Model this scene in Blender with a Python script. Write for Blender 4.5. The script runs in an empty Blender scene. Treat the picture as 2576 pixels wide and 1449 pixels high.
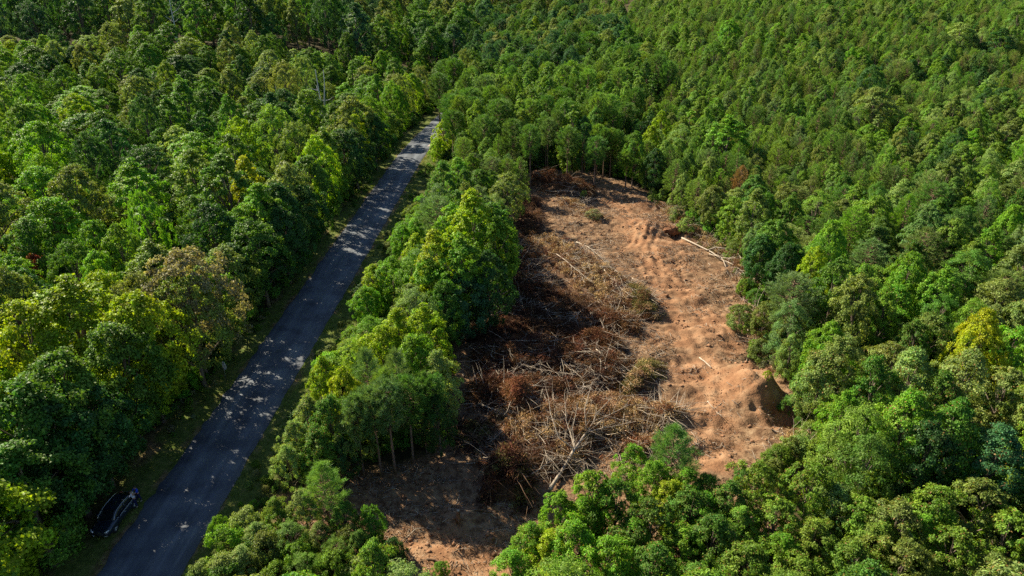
import bpy, bmesh, math, random
import numpy as np
from mathutils import Vector, Matrix, Euler

random.seed(7); RNG = np.random.default_rng(7)
PI = math.pi
sc = bpy.context.scene
COL = sc.collection

# ------------------------------------------------------------------ camera model (photo coordinates are 2576 x 1449)
H = 42.0; PITCH = math.radians(25.6); F = 1722.0; CX, CY = 1288.0, 724.5
FWD = np.array([0, math.cos(PITCH), -math.sin(PITCH)]); UP = np.array([0, math.sin(PITCH), math.cos(PITCH)])
def ray(px, py):
    return np.array([1, 0, 0])*((px-CX)/F) + UP*((CY-py)/F) + FWD
def project(x, y, z):
    x, y, z = np.asarray(x, float), np.asarray(y, float), np.asarray(z, float)-H
    d = y*FWD[1] + z*FWD[2]; v = y*UP[1] + z*UP[2]
    return CX + F*x/d, CY - F*v/d, d

# ------------------------------------------------------------------ terrain
def hash2(ix, iy, s):
    n = (ix.astype(np.int64)*374761393 + iy.astype(np.int64)*668265263 + s*974711) & 0xffffffff
    n = ((n ^ (n >> 13))*1274126177) & 0xffffffff
    return ((n ^ (n >> 16)) & 0xffff)/65535.0
def vnoise(x, y, s=0):
    x = np.asarray(x, float); y = np.asarray(y, float)
    ix = np.floor(x); iy = np.floor(y); fx = x-ix; fy = y-iy
    fx = fx*fx*(3-2*fx); fy = fy*fy*(3-2*fy)
    ix = ix.astype(np.int64); iy = iy.astype(np.int64)
    a = hash2(ix, iy, s); b = hash2(ix+1, iy, s); c = hash2(ix, iy+1, s); d = hash2(ix+1, iy+1, s)
    return (a*(1-fx)+b*fx)*(1-fy) + (c*(1-fx)+d*fx)*fy
def fbm(x, y, s=0, o=3):
    t = 0; a = .5
    for k in range(o):
        t = t + a*vnoise(np.asarray(x)*2**k, np.asarray(y)*2**k, s+k); a *= .5
    return t
def sst(a, b, x):
    t = np.clip((np.asarray(x, float)-a)/(b-a), 0, 1); return t*t*(3-2*t)

def road_x(y): return -28.05 + (np.asarray(y, float)-45)*.034
ROAD_W = 6.5

def flat_at(px, py, z=0.0):
    d = ray(px, py); t = (z-H)/d[2]; return d*t
def poly_world(pts): return np.array([flat_at(*p)[:2] for p in pts])
CLEAR_PX = [(1290,470),(1340,425),(1480,425),(1600,465),(1700,520),(1770,600),(1880,680),(1915,780),(1905,870),(2010,960),(2050,1080),(2060,1190),
            (1960,1300),(2000,1449),(2100,1560),(1000,1560),(1010,1449),(700,1360),(690,1270),(860,1195),(1120,1140),(1135,870),(1215,760),(1280,640),(1280,560)]
CLEAR = poly_world(CLEAR_PX)
def poly_sd(x, y, P):
    """signed distance, positive inside"""
    x = np.asarray(x, float); y = np.asarray(y, float)
    d = np.full(x.shape, 1e9); ins = np.zeros(x.shape, bool)
    n = len(P)
    for i in range(n):
        ax, ay = P[i]; bx, by = P[(i+1) % n]
        ex, ey = bx-ax, by-ay
        t = np.clip(((x-ax)*ex+(y-ay)*ey)/(ex*ex+ey*ey), 0, 1)
        d = np.minimum(d, np.hypot(x-ax-t*ex, y-ay-t*ey))
        c = ((ay > y) != (by > y))
        with np.errstate(divide='ignore', invalid='ignore'):
            xx = ax + (y-ay)*ex/(ey if ey != 0 else 1e-9)
        ins ^= (c & (x < xx))
    return np.where(ins, d, -d)
def in_poly(x, y, P): return poly_sd(np.array([x]), np.array([y]), P)[0] > 0

# mounds and hollows in the cleared strip: photo point, height, radii, rotation
MOUNDS = []
def mound(px, py, h, rx, ry, rot=0, sharp=1.0):
    p = flat_at(px, py); MOUNDS.append((p[0], p[1], h, rx, ry, rot, sharp))
mound(1625, 585, 1.5, 2.4, 5.5, -.25)
mound(1690, 640, .7, 3.0, 4.0)
mound(1700, 592, -1.0, 1.3, 1.6)
mound(1790, 850, .9, 4.2, 2.2, .2)
mound(1870, 960, 1.2, 3.4, 2.4, -.4)
mound(1895, 1005, 2.5, 2.3, 2.2, -.3)
mound(1862, 985, .8, 1.2, 1.5)
mound(1930, 985, .9, 1.0, 1.4)
mound(1962, 1042, -1.1, 1.4, 1.1, .3)
mound(2000, 1060, -1.5, 1.7, 1.1, .2, 1.5)
mound(1952, 958, -.8, .9, 2.6, .45)
mound(1985, 1000, -1.2, 1.0, 1.6, .3)
mound(1880, 945, .8, 1.4, 1.0, .4)
mound(1840, 1030, .6, 1.6, .8, -.3)
mound(1925, 905, -1.3, 1.6, 2.6, -.5)
mound(1660, 820, .5, 4, 2)
mound(1400, 560, .4, 5, 3)
mound(1620, 520, .8, 3, 2)
mound(1150, 1300, .3, 3, 1.6)
TRK = poly_world([(1625, 640), (1660, 720), (1690, 800), (1745, 880), (1790, 960), (1800, 1060), (1780, 1160)])
TRK2 = poly_world([(1540, 500), (1590, 560), (1640, 660), (1740, 760), (1830, 870)])
def track_d(x, y):
    d = np.full(np.shape(x), 1e9)
    for P in (TRK, TRK2):
        for i in range(len(P)-1):
            (ax, ay), (bx, by) = P[i], P[i+1]; ex, ey = bx-ax, by-ay
            t = np.clip(((x-ax)*ex+(y-ay)*ey)/(ex*ex+ey*ey), 0, 1); d = np.minimum(d, np.hypot(x-ax-t*ex, y-ay-t*ey))
    return d
for q in ((1745, 862, .55, 4.2, .7, .12), (1800, 885, .5, 3.6, .6, -.1), (1700, 905, .45, 4.0, .7, .2), (1770, 930, .55, 4.5, .7, .05), (1690, 980, .4, 3.5, .6, -.15), (1800, 1000, .5, 3.0, .8, -.3), (1740, 760, .45, 3.8, .8, .1), (1660, 700, .4, 3.5, .8, -.1), (1820, 800, .5, 3.2, .8, .3),
          (1600, 640, .4, 3.0, .8, 0), (1530, 560, .4, 4, .9, .1), (1480, 520, .35, 4, .8, 0), (1580, 500, .3, 4, .9, .1), (1720, 1060, .4, 3.5, .7, .1), (1850, 1100, .4, 3.5, .7, .1), (1120, 1390, .3, 3, .6, .2), (1180, 1430, .3, 3, .5, -.1)): mound(q[0], q[1], q[2]*.62, *q[3:])
def base_z(x, y):
    x = np.asarray(x, float); y = np.asarray(y, float)
    z = 19*sst(105, 330, y)*sst(0, 95, x-.05*y)
    z = z + 9*sst(185, 330, y)*sst(25, 110, -x)
    z = z - 6*sst(150, 260, y)*np.exp(-((x-road_x(y))/45)**2)
    z = z + 75*sst(420, 1150, y) + 90*sst(700, 2200, np.hypot(x, y))
    und = (fbm(x/40, y/40, 5)-.45)*4*sst(8, 30, np.abs(x-road_x(y)))*sst(60, 140, np.hypot(x, y))
    return z + und
def gz(x, y):
    x = np.asarray(x, float); y = np.asarray(y, float)
    z = base_z(x, y)
    near = (y > 10) & (y < 190) & (np.abs(x) < 80)
    sd = np.where(near, poly_sd(x, y, CLEAR), -50.0)
    m = sst(-2, 3, sd)
    z = z*(1-m*.9)
    bump = (fbm(x/4.2, y/2.4, 11, 5)-.47)*1.15 + (np.abs(vnoise(x/2.4+vnoise(x/5, y/5, 9)*2, y/1.5, 13)-.5)-.25)*-.55 + (vnoise(x/.9, y/.6, 21)-.5)*.36 + (vnoise(x/.42, y/.38, 23)-.5)*.08
    z = z + m*bump
    for (mx, my, h, rx, ry, rot, sh) in MOUNDS:
        c, s = math.cos(rot), math.sin(rot); w = np.nonzero((np.abs(x-mx) < 14) & (np.abs(y-my) < 16))
        if not len(w[0]): continue
        dx = x[w]-mx; dy = y[w]-my
        q = ((dx*c+dy*s)/rx)**2 + ((-dx*s+dy*c)/ry)**2
        z[w] = z[w] + h*np.exp(-q**sh)
    # the spoil bank by the pit is broken and gullied
    p = flat_at(1905, 1010); w8 = np.exp(-((x-p[0])/4.2)**2-((y-p[1])/3.6)**2)
    z = z + w8*((.5-np.abs(vnoise(x/1.15+vnoise(x/2, y/2, 7), y/.95, 27)-.5)*2)*.7 + (vnoise(x/.45, y/.45, 28)-.5)*.3)
    # tracked vehicle ruts down the spoil mound
    p = flat_at(1618, 600); dx = x-p[0]; dy = y-p[1]
    c, s = math.cos(-.32), math.sin(-.32); u = dx*c+dy*s; v = -dx*s+dy*c
    z = z + .22*np.sin(u*5.2+vnoise(v/1.2, u, 3)*2.4)*(.4+vnoise(u*2, v/2, 4))*np.exp(-(u/2.6)**2-(v/5.5)**2)
    # older wheel and blade tracks running the length of the bare strip
    if TRK is not None:
        dd = np.abs(poly_sd(x, y, TRK)) if False else track_d(x, y)
        k = np.exp(-(dd/2.6)**2)*m
        z = z - .10*k + .075*np.cos(dd*4.2)*np.exp(-(dd/2.0)**2)*m*(.3+vnoise(x/2.5, y/4.0, 15))
    # flat road bed
    r = np.abs(x-road_x(y)); bed = sst(7.5, 4.2, r)*(y < 246)
    zb = base_z(road_x(y), y)
    return z*(1-bed) + zb*bed
def gz1(x, y): return float(gz(np.array([x]), np.array([y]))[0])
def march(px, py, dz, fn, t0, t1, n):
    d = ray(px, py); t = np.linspace(t0, t1, n)
    for _ in range(3):
        h = d[2]*t+H-fn(d[0]*t, d[1]*t)-dz; k = int(np.argmax(h < 0)) if (h < 0).any() else len(t)-1
        k = max(1, k); lo, hi = t[k-1], t[k]; t = np.linspace(lo, hi, 14)
    return d*hi
def at(px, py, dz=0.0):
    """the point on the ground (plus dz) that is seen at a photo point"""
    p = march(px, py, dz, gz, 20, 300, 380)
    return Vector((p[0], p[1], p[2]+H))

# ------------------------------------------------------------------ materials
def nodes_of(name):
    m = bpy.data.materials.new(name); m.use_nodes = True
    nt = m.node_tree; nt.nodes.clear()
    out = nt.nodes.new('ShaderNodeOutputMaterial')
    return m, nt, out
def N(nt, typ, **kw):
    n = nt.nodes.new(typ)
    for k, v in kw.items():
        if k.startswith('i_'):
            key = k[2:]
            n.inputs[int(key) if key.isdigit() else key.replace('_', ' ')].default_value = v
        else: setattr(n, k, v)
    return n
def ramp(nt, stops, interp='LINEAR'):
    r = nt.nodes.new('ShaderNodeValToRGB'); e = r.color_ramp.elements; r.color_ramp.interpolation = interp
    while len(e) < len(stops): e.new(.5)
    for k, (p, c) in enumerate(stops):
        e[k].position = p; e[k].color = (*c, 1) if len(c) == 3 else c
    return r
def mixc(nt, fac, a, b, mode='MIX'):
    m = nt.nodes.new('ShaderNodeMix'); m.data_type = 'RGBA'; m.blend_type = mode
    for s, v in ((0, fac), (6, a), (7, b)):
        if hasattr(v, 'is_linked'): nt.links.new(v, m.inputs[s])
        elif isinstance(v, (int, float)): m.inputs[s].default_value = v
        else: m.inputs[s].default_value = (*v, 1)
    return m.outputs[2]

def leaf_material(name, spread=.5, trans=.34, autumn=None, rough=.55, spec=.22):
    """foliage: the tint belongs to the plant, every leaf varies a little round it"""
    m, nt, out = nodes_of(name); L = nt.links
    at_ = N(nt, 'ShaderNodeAttribute', attribute_type='INSTANCER', attribute_name='color')
    geo = N(nt, 'ShaderNodeNewGeometry')
    tc = N(nt, 'ShaderNodeTexCoord')
    noi = N(nt, 'ShaderNodeTexNoise', i_Scale=.55, i_Detail=2.0); L.new(tc.outputs['Object'], noi.inputs['Vector'])
    hv = N(nt, 'ShaderNodeHueSaturation')
    mr = N(nt, 'ShaderNodeMapRange', i_3=1-spread, i_4=1+spread); L.new(geo.outputs['Random Per Island'], mr.inputs[0])
    mr2 = N(nt, 'ShaderNodeMapRange', i_1=.3, i_2=.7, i_3=.78, i_4=1.22); L.new(noi.outputs['Fac'], mr2.inputs[0])
    mu = N(nt, 'ShaderNodeMath', operation='MULTIPLY'); L.new(mr.outputs[0], mu.inputs[0]); L.new(mr2.outputs[0], mu.inputs[1])
    L.new(mu.outputs[0], hv.inputs['Value'])
    wn = N(nt, 'ShaderNodeTexWhiteNoise', noise_dimensions='1D'); L.new(geo.outputs['Random Per Island'], wn.inputs['W'])
    mr3 = N(nt, 'ShaderNodeMapRange', i_3=-.016, i_4=.016); L.new(wn.outputs['Value'], mr3.inputs[0])
    noh = N(nt, 'ShaderNodeTexNoise', i_Scale=.38, i_Detail=3.0); L.new(tc.outputs['Object'], noh.inputs['Vector'])
    mr4 = N(nt, 'ShaderNodeMapRange', i_1=.3, i_2=.7, i_3=.478, i_4=.516); L.new(noh.outputs['Fac'], mr4.inputs[0])
    ah = N(nt, 'ShaderNodeMath', operation='ADD'); L.new(mr3.outputs[0], ah.inputs[0]); L.new(mr4.outputs[0], ah.inputs[1]); L.new(ah.outputs[0], hv.inputs['Hue'])
    L.new(at_.outputs['Color'], hv.inputs['Color'])
    col = hv.outputs['Color']
    if autumn:
        st = N(nt, 'ShaderNodeMath', operation='GREATER_THAN', i_1=1-autumn[0]); L.new(wn.outputs['Value'], st.inputs[0])
        col = mixc(nt, st.outputs[0], col, autumn[1])
    p = N(nt, 'ShaderNodeBsdfPrincipled', i_Roughness=rough); p.inputs['Specular IOR Level'].default_value = spec
    L.new(col, p.inputs['Base Color'])
    tr = N(nt, 'ShaderNodeBsdfTranslucent'); L.new(mixc(nt, 1.0, col, (1.5, 1.45, .55), 'MULTIPLY'), tr.inputs['Color'])
    mx = N(nt, 'ShaderNodeMixShader', i_0=trans); L.new(p.outputs[0], mx.inputs[1]); L.new(tr.outputs[0], mx.inputs[2])
    L.new(mx.outputs[0], out.inputs['Surface'])
    return m
M = {}
M['leaf'] = leaf_material('broad_leaves')
M['leaf_turning'] = leaf_material('turning_leaves', autumn=(.035, (.30, .17, .06)))
M['needle'] = leaf_material('pine_needles', spread=.45, trans=.28, rough=.55, spec=.25)
M['dead'] = leaf_material('dead_leaves', spread=.6, trans=.12, rough=.85, spec=.1)
M['grass'] = leaf_material('grass_blades', spread=.45, trans=.3, rough=.6, spec=.2)

def bark_material(name, a, b, scale=6, rough=.9):
    m, nt, out = nodes_of(name); L = nt.links
    tc = N(nt, 'ShaderNodeTexCoord'); mp = N(nt, 'ShaderNodeMapping'); mp.inputs['Scale'].default_value = (1, 1, .25)
    L.new(tc.outputs['Object'], mp.inputs[0])
    n = N(nt, 'ShaderNodeTexNoise', i_Scale=scale, i_Detail=4.0); L.new(mp.outputs[0], n.inputs['Vector'])
    oi = N(nt, 'ShaderNodeNewGeometry')
    r = ramp(nt, [(.3, a), (.7, b)]); L.new(n.outputs['Fac'], r.inputs[0])
    hv = N(nt, 'ShaderNodeHueSaturation'); mr = N(nt, 'ShaderNodeMapRange', i_3=.65, i_4=1.3); L.new(oi.outputs['Random Per Island'], mr.inputs[0])
    L.new(mr.outputs[0], hv.inputs['Value']); L.new(r.outputs[0], hv.inputs['Color'])
    p = N(nt, 'ShaderNodeBsdfPrincipled', i_Roughness=rough); p.inputs['Specular IOR Level'].default_value = .2
    L.new(hv.outputs[0], p.inputs['Base Color'])
    bp = N(nt, 'ShaderNodeBump', i_Strength=.5, i_Distance=.03); L.new(n.outputs['Fac'], bp.inputs['Height']); L.new(bp.outputs[0], p.inputs['Normal'])
    L.new(p.outputs[0], out.inputs['Surface']); return m
M['bark'] = bark_material('grey_brown_bark', (.09, .065, .05), (.24, .19, .15))
M['pine_bark'] = bark_material('pine_bark', (.11, .065, .045), (.30, .20, .14))
M['snag_bark'] = bark_material('weathered_grey_wood', (.28, .28, .29), (.52, .52, .53))
M['dead_wood'] = bark_material('dry_pale_wood', (.22, .165, .125), (.54, .46, .37), 8)
M['brown_wood'] = bark_material('brown_dead_wood', (.08, .045, .03), (.24, .145, .09), 8)
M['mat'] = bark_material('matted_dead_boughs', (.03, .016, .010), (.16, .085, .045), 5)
M['root_soil'] = bark_material('clay_covered_roots', (.13, .055, .03), (.33, .16, .08), 3)

def plain(name, col, rough=.6, metal=0, spec=.5, coat=0):
    m, nt, out = nodes_of(name)
    tc = N(nt, 'ShaderNodeTexCoord'); n = N(nt, 'ShaderNodeTexNoise', i_Scale=9.0, i_Detail=3.0)
    nt.links.new(tc.outputs['Object'], n.inputs['Vector'])
    r = ramp(nt, [(.3, tuple(c*.85 for c in col)), (.7, tuple(min(1, c*1.12) for c in col))]); nt.links.new(n.outputs['Fac'], r.inputs[0])
    p = N(nt, 'ShaderNodeBsdfPrincipled', i_Roughness=rough, i_Metallic=metal); p.inputs['Specular IOR Level'].default_value = spec
    p.inputs['Coat Weight'].default_value = coat; p.inputs['Coat Roughness'].default_value = .04
    nt.links.new(r.outputs[0], p.inputs['Base Color']); nt.links.new(p.outputs[0], out.inputs['Surface']); return m

def ground_material():
    m, nt, out = nodes_of('ground_cover'); L = nt.links
    a_s = N(nt, 'ShaderNodeAttribute', attribute_name='soil'); a_g = N(nt, 'ShaderNodeAttribute', attribute_name='grass'); a_f = N(nt, 'ShaderNodeAttribute', attribute_name='fresh')
    tc = N(nt, 'ShaderNodeTexCoord')
    def noise(scale, det=5.0, rgh=.6):
        n = N(nt, 'ShaderNodeTexNoise', i_Scale=scale, i_Detail=det, i_Roughness=rgh); L.new(tc.outputs['Object'], n.inputs['Vector']); return n.outputs['Fac']
    n1, n2, n3, n4 = noise(.28, 7, .68), noise(1.3, 7, .68), noise(6.0, 4), noise(.5, 3)
    fresh = ramp(nt, [(.3, (.20, .098, .052)), (.5, (.285, .152, .082)), (.62, (.335, .193, .110)), (.75, (.38, .245, .150))]); L.new(n4, fresh.inputs[0])
    litter = ramp(nt, [(.28, (.045, .026, .016)), (.40, (.125, .070, .040)), (.52, (.225, .138, .080)), (.64, (.31, .21, .128)), (.78, (.40, .30, .19))]); L.new(n2, litter.inputs[0])
    # litter lies in patches, bare clay where the machine scraped
    cm = N(nt, 'ShaderNodeMath', operation='ADD'); L.new(n1, cm.inputs[0])
    sc_ = N(nt, 'ShaderNodeMath', operation='MULTIPLY_ADD', i_1=.55, i_2=-.33); L.new(n2, sc_.inputs[0]); L.new(sc_.outputs[0], cm.inputs[1])
    cm2 = N(nt, 'ShaderNodeMath', operation='MULTIPLY_ADD', i_1=.6); L.new(a_f.outputs['Fac'], cm2.inputs[0]); L.new(cm.outputs[0], cm2.inputs[2])
    rp = ramp(nt, [(.50, (0, 0, 0)), (.76, (1, 1, 1))]); L.new(cm2.outputs[0], rp.inputs[0])
    soil = mixc(nt, rp.outputs[0], litter.outputs[0], fresh.outputs[0])
    sp = ramp(nt, [(.28, (.55, .50, .46)), (.42, (1, 1, 1)), (.68, (1, 1, 1)), (.80, (1.25, 1.25, 1.2))]); L.new(n3, sp.inputs[0])
    soil = mixc(nt, .8, soil, sp.outputs[0], 'MULTIPLY')
    floor = ramp(nt, [(.35, (.035, .028, .016)), (.5, (.055, .05, .022)), (.65, (.10, .065, .035))]); L.new(n2, floor.inputs[0])
    gr = ramp(nt, [(.3, (.05, .075, .018)), (.5, (.10, .135, .028)), (.68, (.19, .18, .06))]); L.new(n2, gr.inputs[0])
    c = mixc(nt, a_g.outputs['Fac'], floor.outputs[0], gr.outputs[0])
    c = mixc(nt, a_s.outputs['Fac'], c, soil)
    p = N(nt, 'ShaderNodeBsdfPrincipled', i_Roughness=.95); p.inputs['Specular IOR Level'].default_value = .1
    L.new(c, p.inputs['Base Color'])
    ad = N(nt, 'ShaderNodeMath', operation='MULTIPLY_ADD', i_1=.35); L.new(n3, ad.inputs[0]); L.new(n2, ad.inputs[2])
    bp = N(nt, 'ShaderNodeBump', i_Strength=.8, i_Distance=.22); L.new(ad.outputs[0], bp.inputs['Height']); L.new(bp.outputs[0], p.inputs['Normal'])
    L.new(p.outputs[0], out.inputs['Surface']); return m
M['ground'] = ground_material()

def asphalt_material():
    m, nt, out = nodes_of('worn_asphalt'); L = nt.links
    uv = N(nt, 'ShaderNodeAttribute', attribute_name='across'); tc = N(nt, 'ShaderNodeTexCoord')
    mp = N(nt, 'ShaderNodeMapping'); mp.inputs['Scale'].default_value = (1.0, .06, 1); L.new(tc.outputs['Object'], mp.inputs[0])
    n1 = N(nt, 'ShaderNodeTexNoise', i_Scale=1.6, i_Detail=5.0); L.new(mp.outputs[0], n1.inputs['Vector'])
    n2 = N(nt, 'ShaderNodeTexNoise', i_Scale=.35, i_Detail=6.0); L.new(tc.outputs['Object'], n2.inputs['Vector'])
    n3 = N(nt, 'ShaderNodeTexNoise', i_Scale=22.0, i_Detail=2.0); L.new(tc.outputs['Object'], n3.inputs['Vector'])
    tr = ramp(nt, [(0, (.75, .75, .75)), (.18, (.95, .95, .95)), (.30, (1.22, 1.21, 1.19)), (.42, (.92, .92, .92)), (.55, (.84, .84, .85)), (.68, (1.22, 1.21, 1.19)), (.82, (1, 1, 1)), (1, (.72, .7, .68))])
    L.new(uv.outputs['Fac'], tr.inputs[0])
    b = ramp(nt, [(.3, (.066, .077, .098)), (.7, (.125, .140, .168))]); L.new(n1.outputs['Fac'], b.inputs[0])
    c = mixc(nt, 1, b.outputs[0], tr.outputs[0], 'MULTIPLY')
    pt = ramp(nt, [(.36, (.62, .62, .65)), (.47, (.95, .95, .97)), (.52, (1, 1, 1)), (.64, (1.3, 1.27, 1.2))]); L.new(n2.outputs['Fac'], pt.inputs[0])
    c = mixc(nt, 1, c, pt.outputs[0], 'MULTIPLY')
    g = ramp(nt, [(.3, (.85, .85, .85)), (.7, (1.15, 1.15, 1.15))]); L.new(n3.outputs['Fac'], g.inputs[0])
    c = mixc(nt, 1, c, g.outputs[0], 'MULTIPLY')
    p = N(nt, 'ShaderNodeBsdfPrincipled', i_Roughness=.75); p.inputs['Specular IOR Level'].default_value = .35
    L.new(c, p.inputs['Base Color']); L.new(p.outputs[0], out.inputs['Surface']); return m
M['asphalt'] = asphalt_material()

# ------------------------------------------------------------------ mesh helpers
def mesh_np(name, V, Fs, mats, mat_idx=None, smooth=False):
    """V (n,3); Fs: list of (k,m) int arrays of equal-sided faces"""
    me = bpy.data.meshes.new(name)
    Fs = [np.asarray(f, np.int32) for f in Fs if len(f)]
    nl = sum(f.size for f in Fs); nf = sum(len(f) for f in Fs)
    me.vertices.add(len(V)); me.vertices.foreach_set('co', np.asarray(V, np.float32).ravel())
    me.loops.add(nl); me.loops.foreach_set('vertex_index', np.concatenate([f.ravel() for f in Fs]))
    me.polygons.add(nf)
    tot = np.concatenate([np.full(len(f), f.shape[1]) for f in Fs]); st = np.concatenate([[0], np.cumsum(tot)[:-1]])
    me.polygons.foreach_set('loop_start', st.astype(np.int32))
    for mt in mats: me.materials.append(mt)
    if mat_idx is not None: me.polygons.foreach_set('material_index', np.asarray(mat_idx, np.int32))
    if smooth: me.polygons.foreach_set('use_smooth', np.ones(nf, bool))
    me.update(calc_edges=True); me.validate()
    return me
class MB:
    def __init__(s): s.v = []; s.q = []; s.t = []; s.n = 0
    def add(s, V, q=None, t=None):
        if q is not None and len(q): s.q.append(np.asarray(q)+s.n)
        if t is not None and len(t): s.t.append(np.asarray(t)+s.n)
        s.v.append(np.asarray(V, float)); s.n += len(V)
    def tube(s, pts, rad, sides=6, cap=True):
        P = np.asarray(pts, float); k = len(P); rad = np.broadcast_to(np.asarray(rad, float), (k,))
        T = np.gradient(P, axis=0); T /= np.linalg.norm(T, axis=1)[:, None]+1e-9
        a = np.array([0, 0, 1.0]) if abs(T[0][2]) < .9 else np.array([1.0, 0, 0])
        V = []
        u = np.cross(T[0], a); u /= np.linalg.norm(u)
        ang = np.arange(sides)*2*PI/sides
        for i in range(k):
            u = u - T[i]*np.dot(u, T[i]); u /= np.linalg.norm(u)+1e-9; w = np.cross(T[i], u)
            V.append(P[i] + rad[i]*(np.cos(ang)[:, None]*u + np.sin(ang)[:, None]*w))
        V = np.concatenate(V)
        i, j = np.meshgrid(np.arange(k-1), np.arange(sides), indexing='ij'); j2 = (j+1) % sides
        q = np.stack([i*sides+j, i*sides+j2, (i+1)*sides+j2, (i+1)*sides+j], -1).reshape(-1, 4)
        t = []
        if cap:
            V = np.concatenate([V, [P[0], P[-1]]]); c0, c1 = k*sides, k*sides+1
            t = [(c0, (b+1) % sides, b) for b in range(sides)] + [(c1, (k-1)*sides+b, (k-1)*sides+(b+1) % sides) for b in range(sides)]
        s.add(V, q, t)
    def box(s, lo, hi):
        x0, y0, z0 = lo; x1, y1, z1 = hi
        V = [(x0,y0,z0),(x1,y0,z0),(x1,y1,z0),(x0,y1,z0),(x0,y0,z1),(x1,y0,z1),(x1,y1,z1),(x0,y1,z1)]
        s.add(V, [(0,3,2,1),(4,5,6,7),(0,1,5,4),(1,2,6,5),(2,3,7,6),(3,0,4,7)])
    def mesh(s, name, mat, smooth=False):
        V = np.concatenate(s.v); Fs = []
        if s.q: Fs.append(np.concatenate(s.q))
        if s.t: Fs.append(np.concatenate(s.t))
        return mesh_np(name, V, Fs, [mat], smooth=smooth)
def link(name, me, parent=None, loc=None):
    o = bpy.data.objects.new(name, me); COL.objects.link(o)
    if parent: o.parent = parent
    if loc is not None: o.location = loc
    return o
def tag(o, label=None, cat=None, group=None, kind=None):
    if label: o['label'] = label
    if cat: o['category'] = cat
    if group: o['group'] = group
    if kind: o['kind'] = kind
    return o
def empty(name, loc, rz=0.0):
    o = bpy.data.objects.new(name, None); COL.objects.link(o); o.location = loc; o.rotation_euler = (0, 0, rz); o.empty_display_size = .3
    return o
def unit(a): return a/(np.linalg.norm(a, axis=-1, keepdims=True)+1e-9)

def leaf_quads(P, Nn, L, asp, rng, fold=.18, T=None):
    n = len(P)
    if T is None: T = rng.normal(size=(n, 3))
    T = unit(T - Nn*np.sum(T*Nn, 1)[:, None]); B = np.cross(Nn, T)
    L = (L*rng.uniform(.65, 1.3, n))[:, None]; W = L*asp
    V = np.stack([P-T*L*.5, P+B*W*.5+Nn*L*fold-T*L*.06, P+T*L*.5, P-B*W*.5+Nn*L*fold-T*L*.06], 1).reshape(-1, 3)
    return V, np.arange(4*n).reshape(n, 4)

# ------------------------------------------------------------------ tree prototypes
def broad_blobs(rng, n, H0, R0, z0, shape='round', lob=.28, brad=(.15, .25)):
    out = []
    ph = rng.uniform(0, 6.28, 4)
    for i in range(n):
        t = ((i+.5)/n)
        t = t**.85 if shape != 'cone' else t**1.15
        a = i*2.39996 + rng.uniform(-.35, .35)
        if shape == 'round': r = max(0, math.sin(PI*min(1, .13+.87*t)))**.62
        elif shape == 'tall': r = max(0, math.sin(PI*min(1, .2+.8*t)))**.75*(1-.15*t)
        elif shape == 'cone': r = (1-t)**.72*(.55+.45*min(1, t*5)) + .05
        elif shape == 'spread': r = max(0, math.sin(PI*min(1, .3+.7*t)))**.5
        r *= 1 + lob*(math.sin(2*a+ph[0]+3*t)*.5 + math.sin(3*a+ph[1]-4*t)*.35 + math.sin(5*a+ph[2])*.25)
        r *= rng.uniform(.66, 1.10)
        b = R0*rng.uniform(*brad)*(1 if shape != 'cone' else (.55+.6*(1-t)))
        z = z0 + (H0-z0-b*.6)*t + rng.uniform(-.05, .05)*H0
        out.append((r*(R0-b*.5)*math.cos(a), r*(R0-b*.5)*math.sin(a), z, b))
    return np.array(out)
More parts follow.
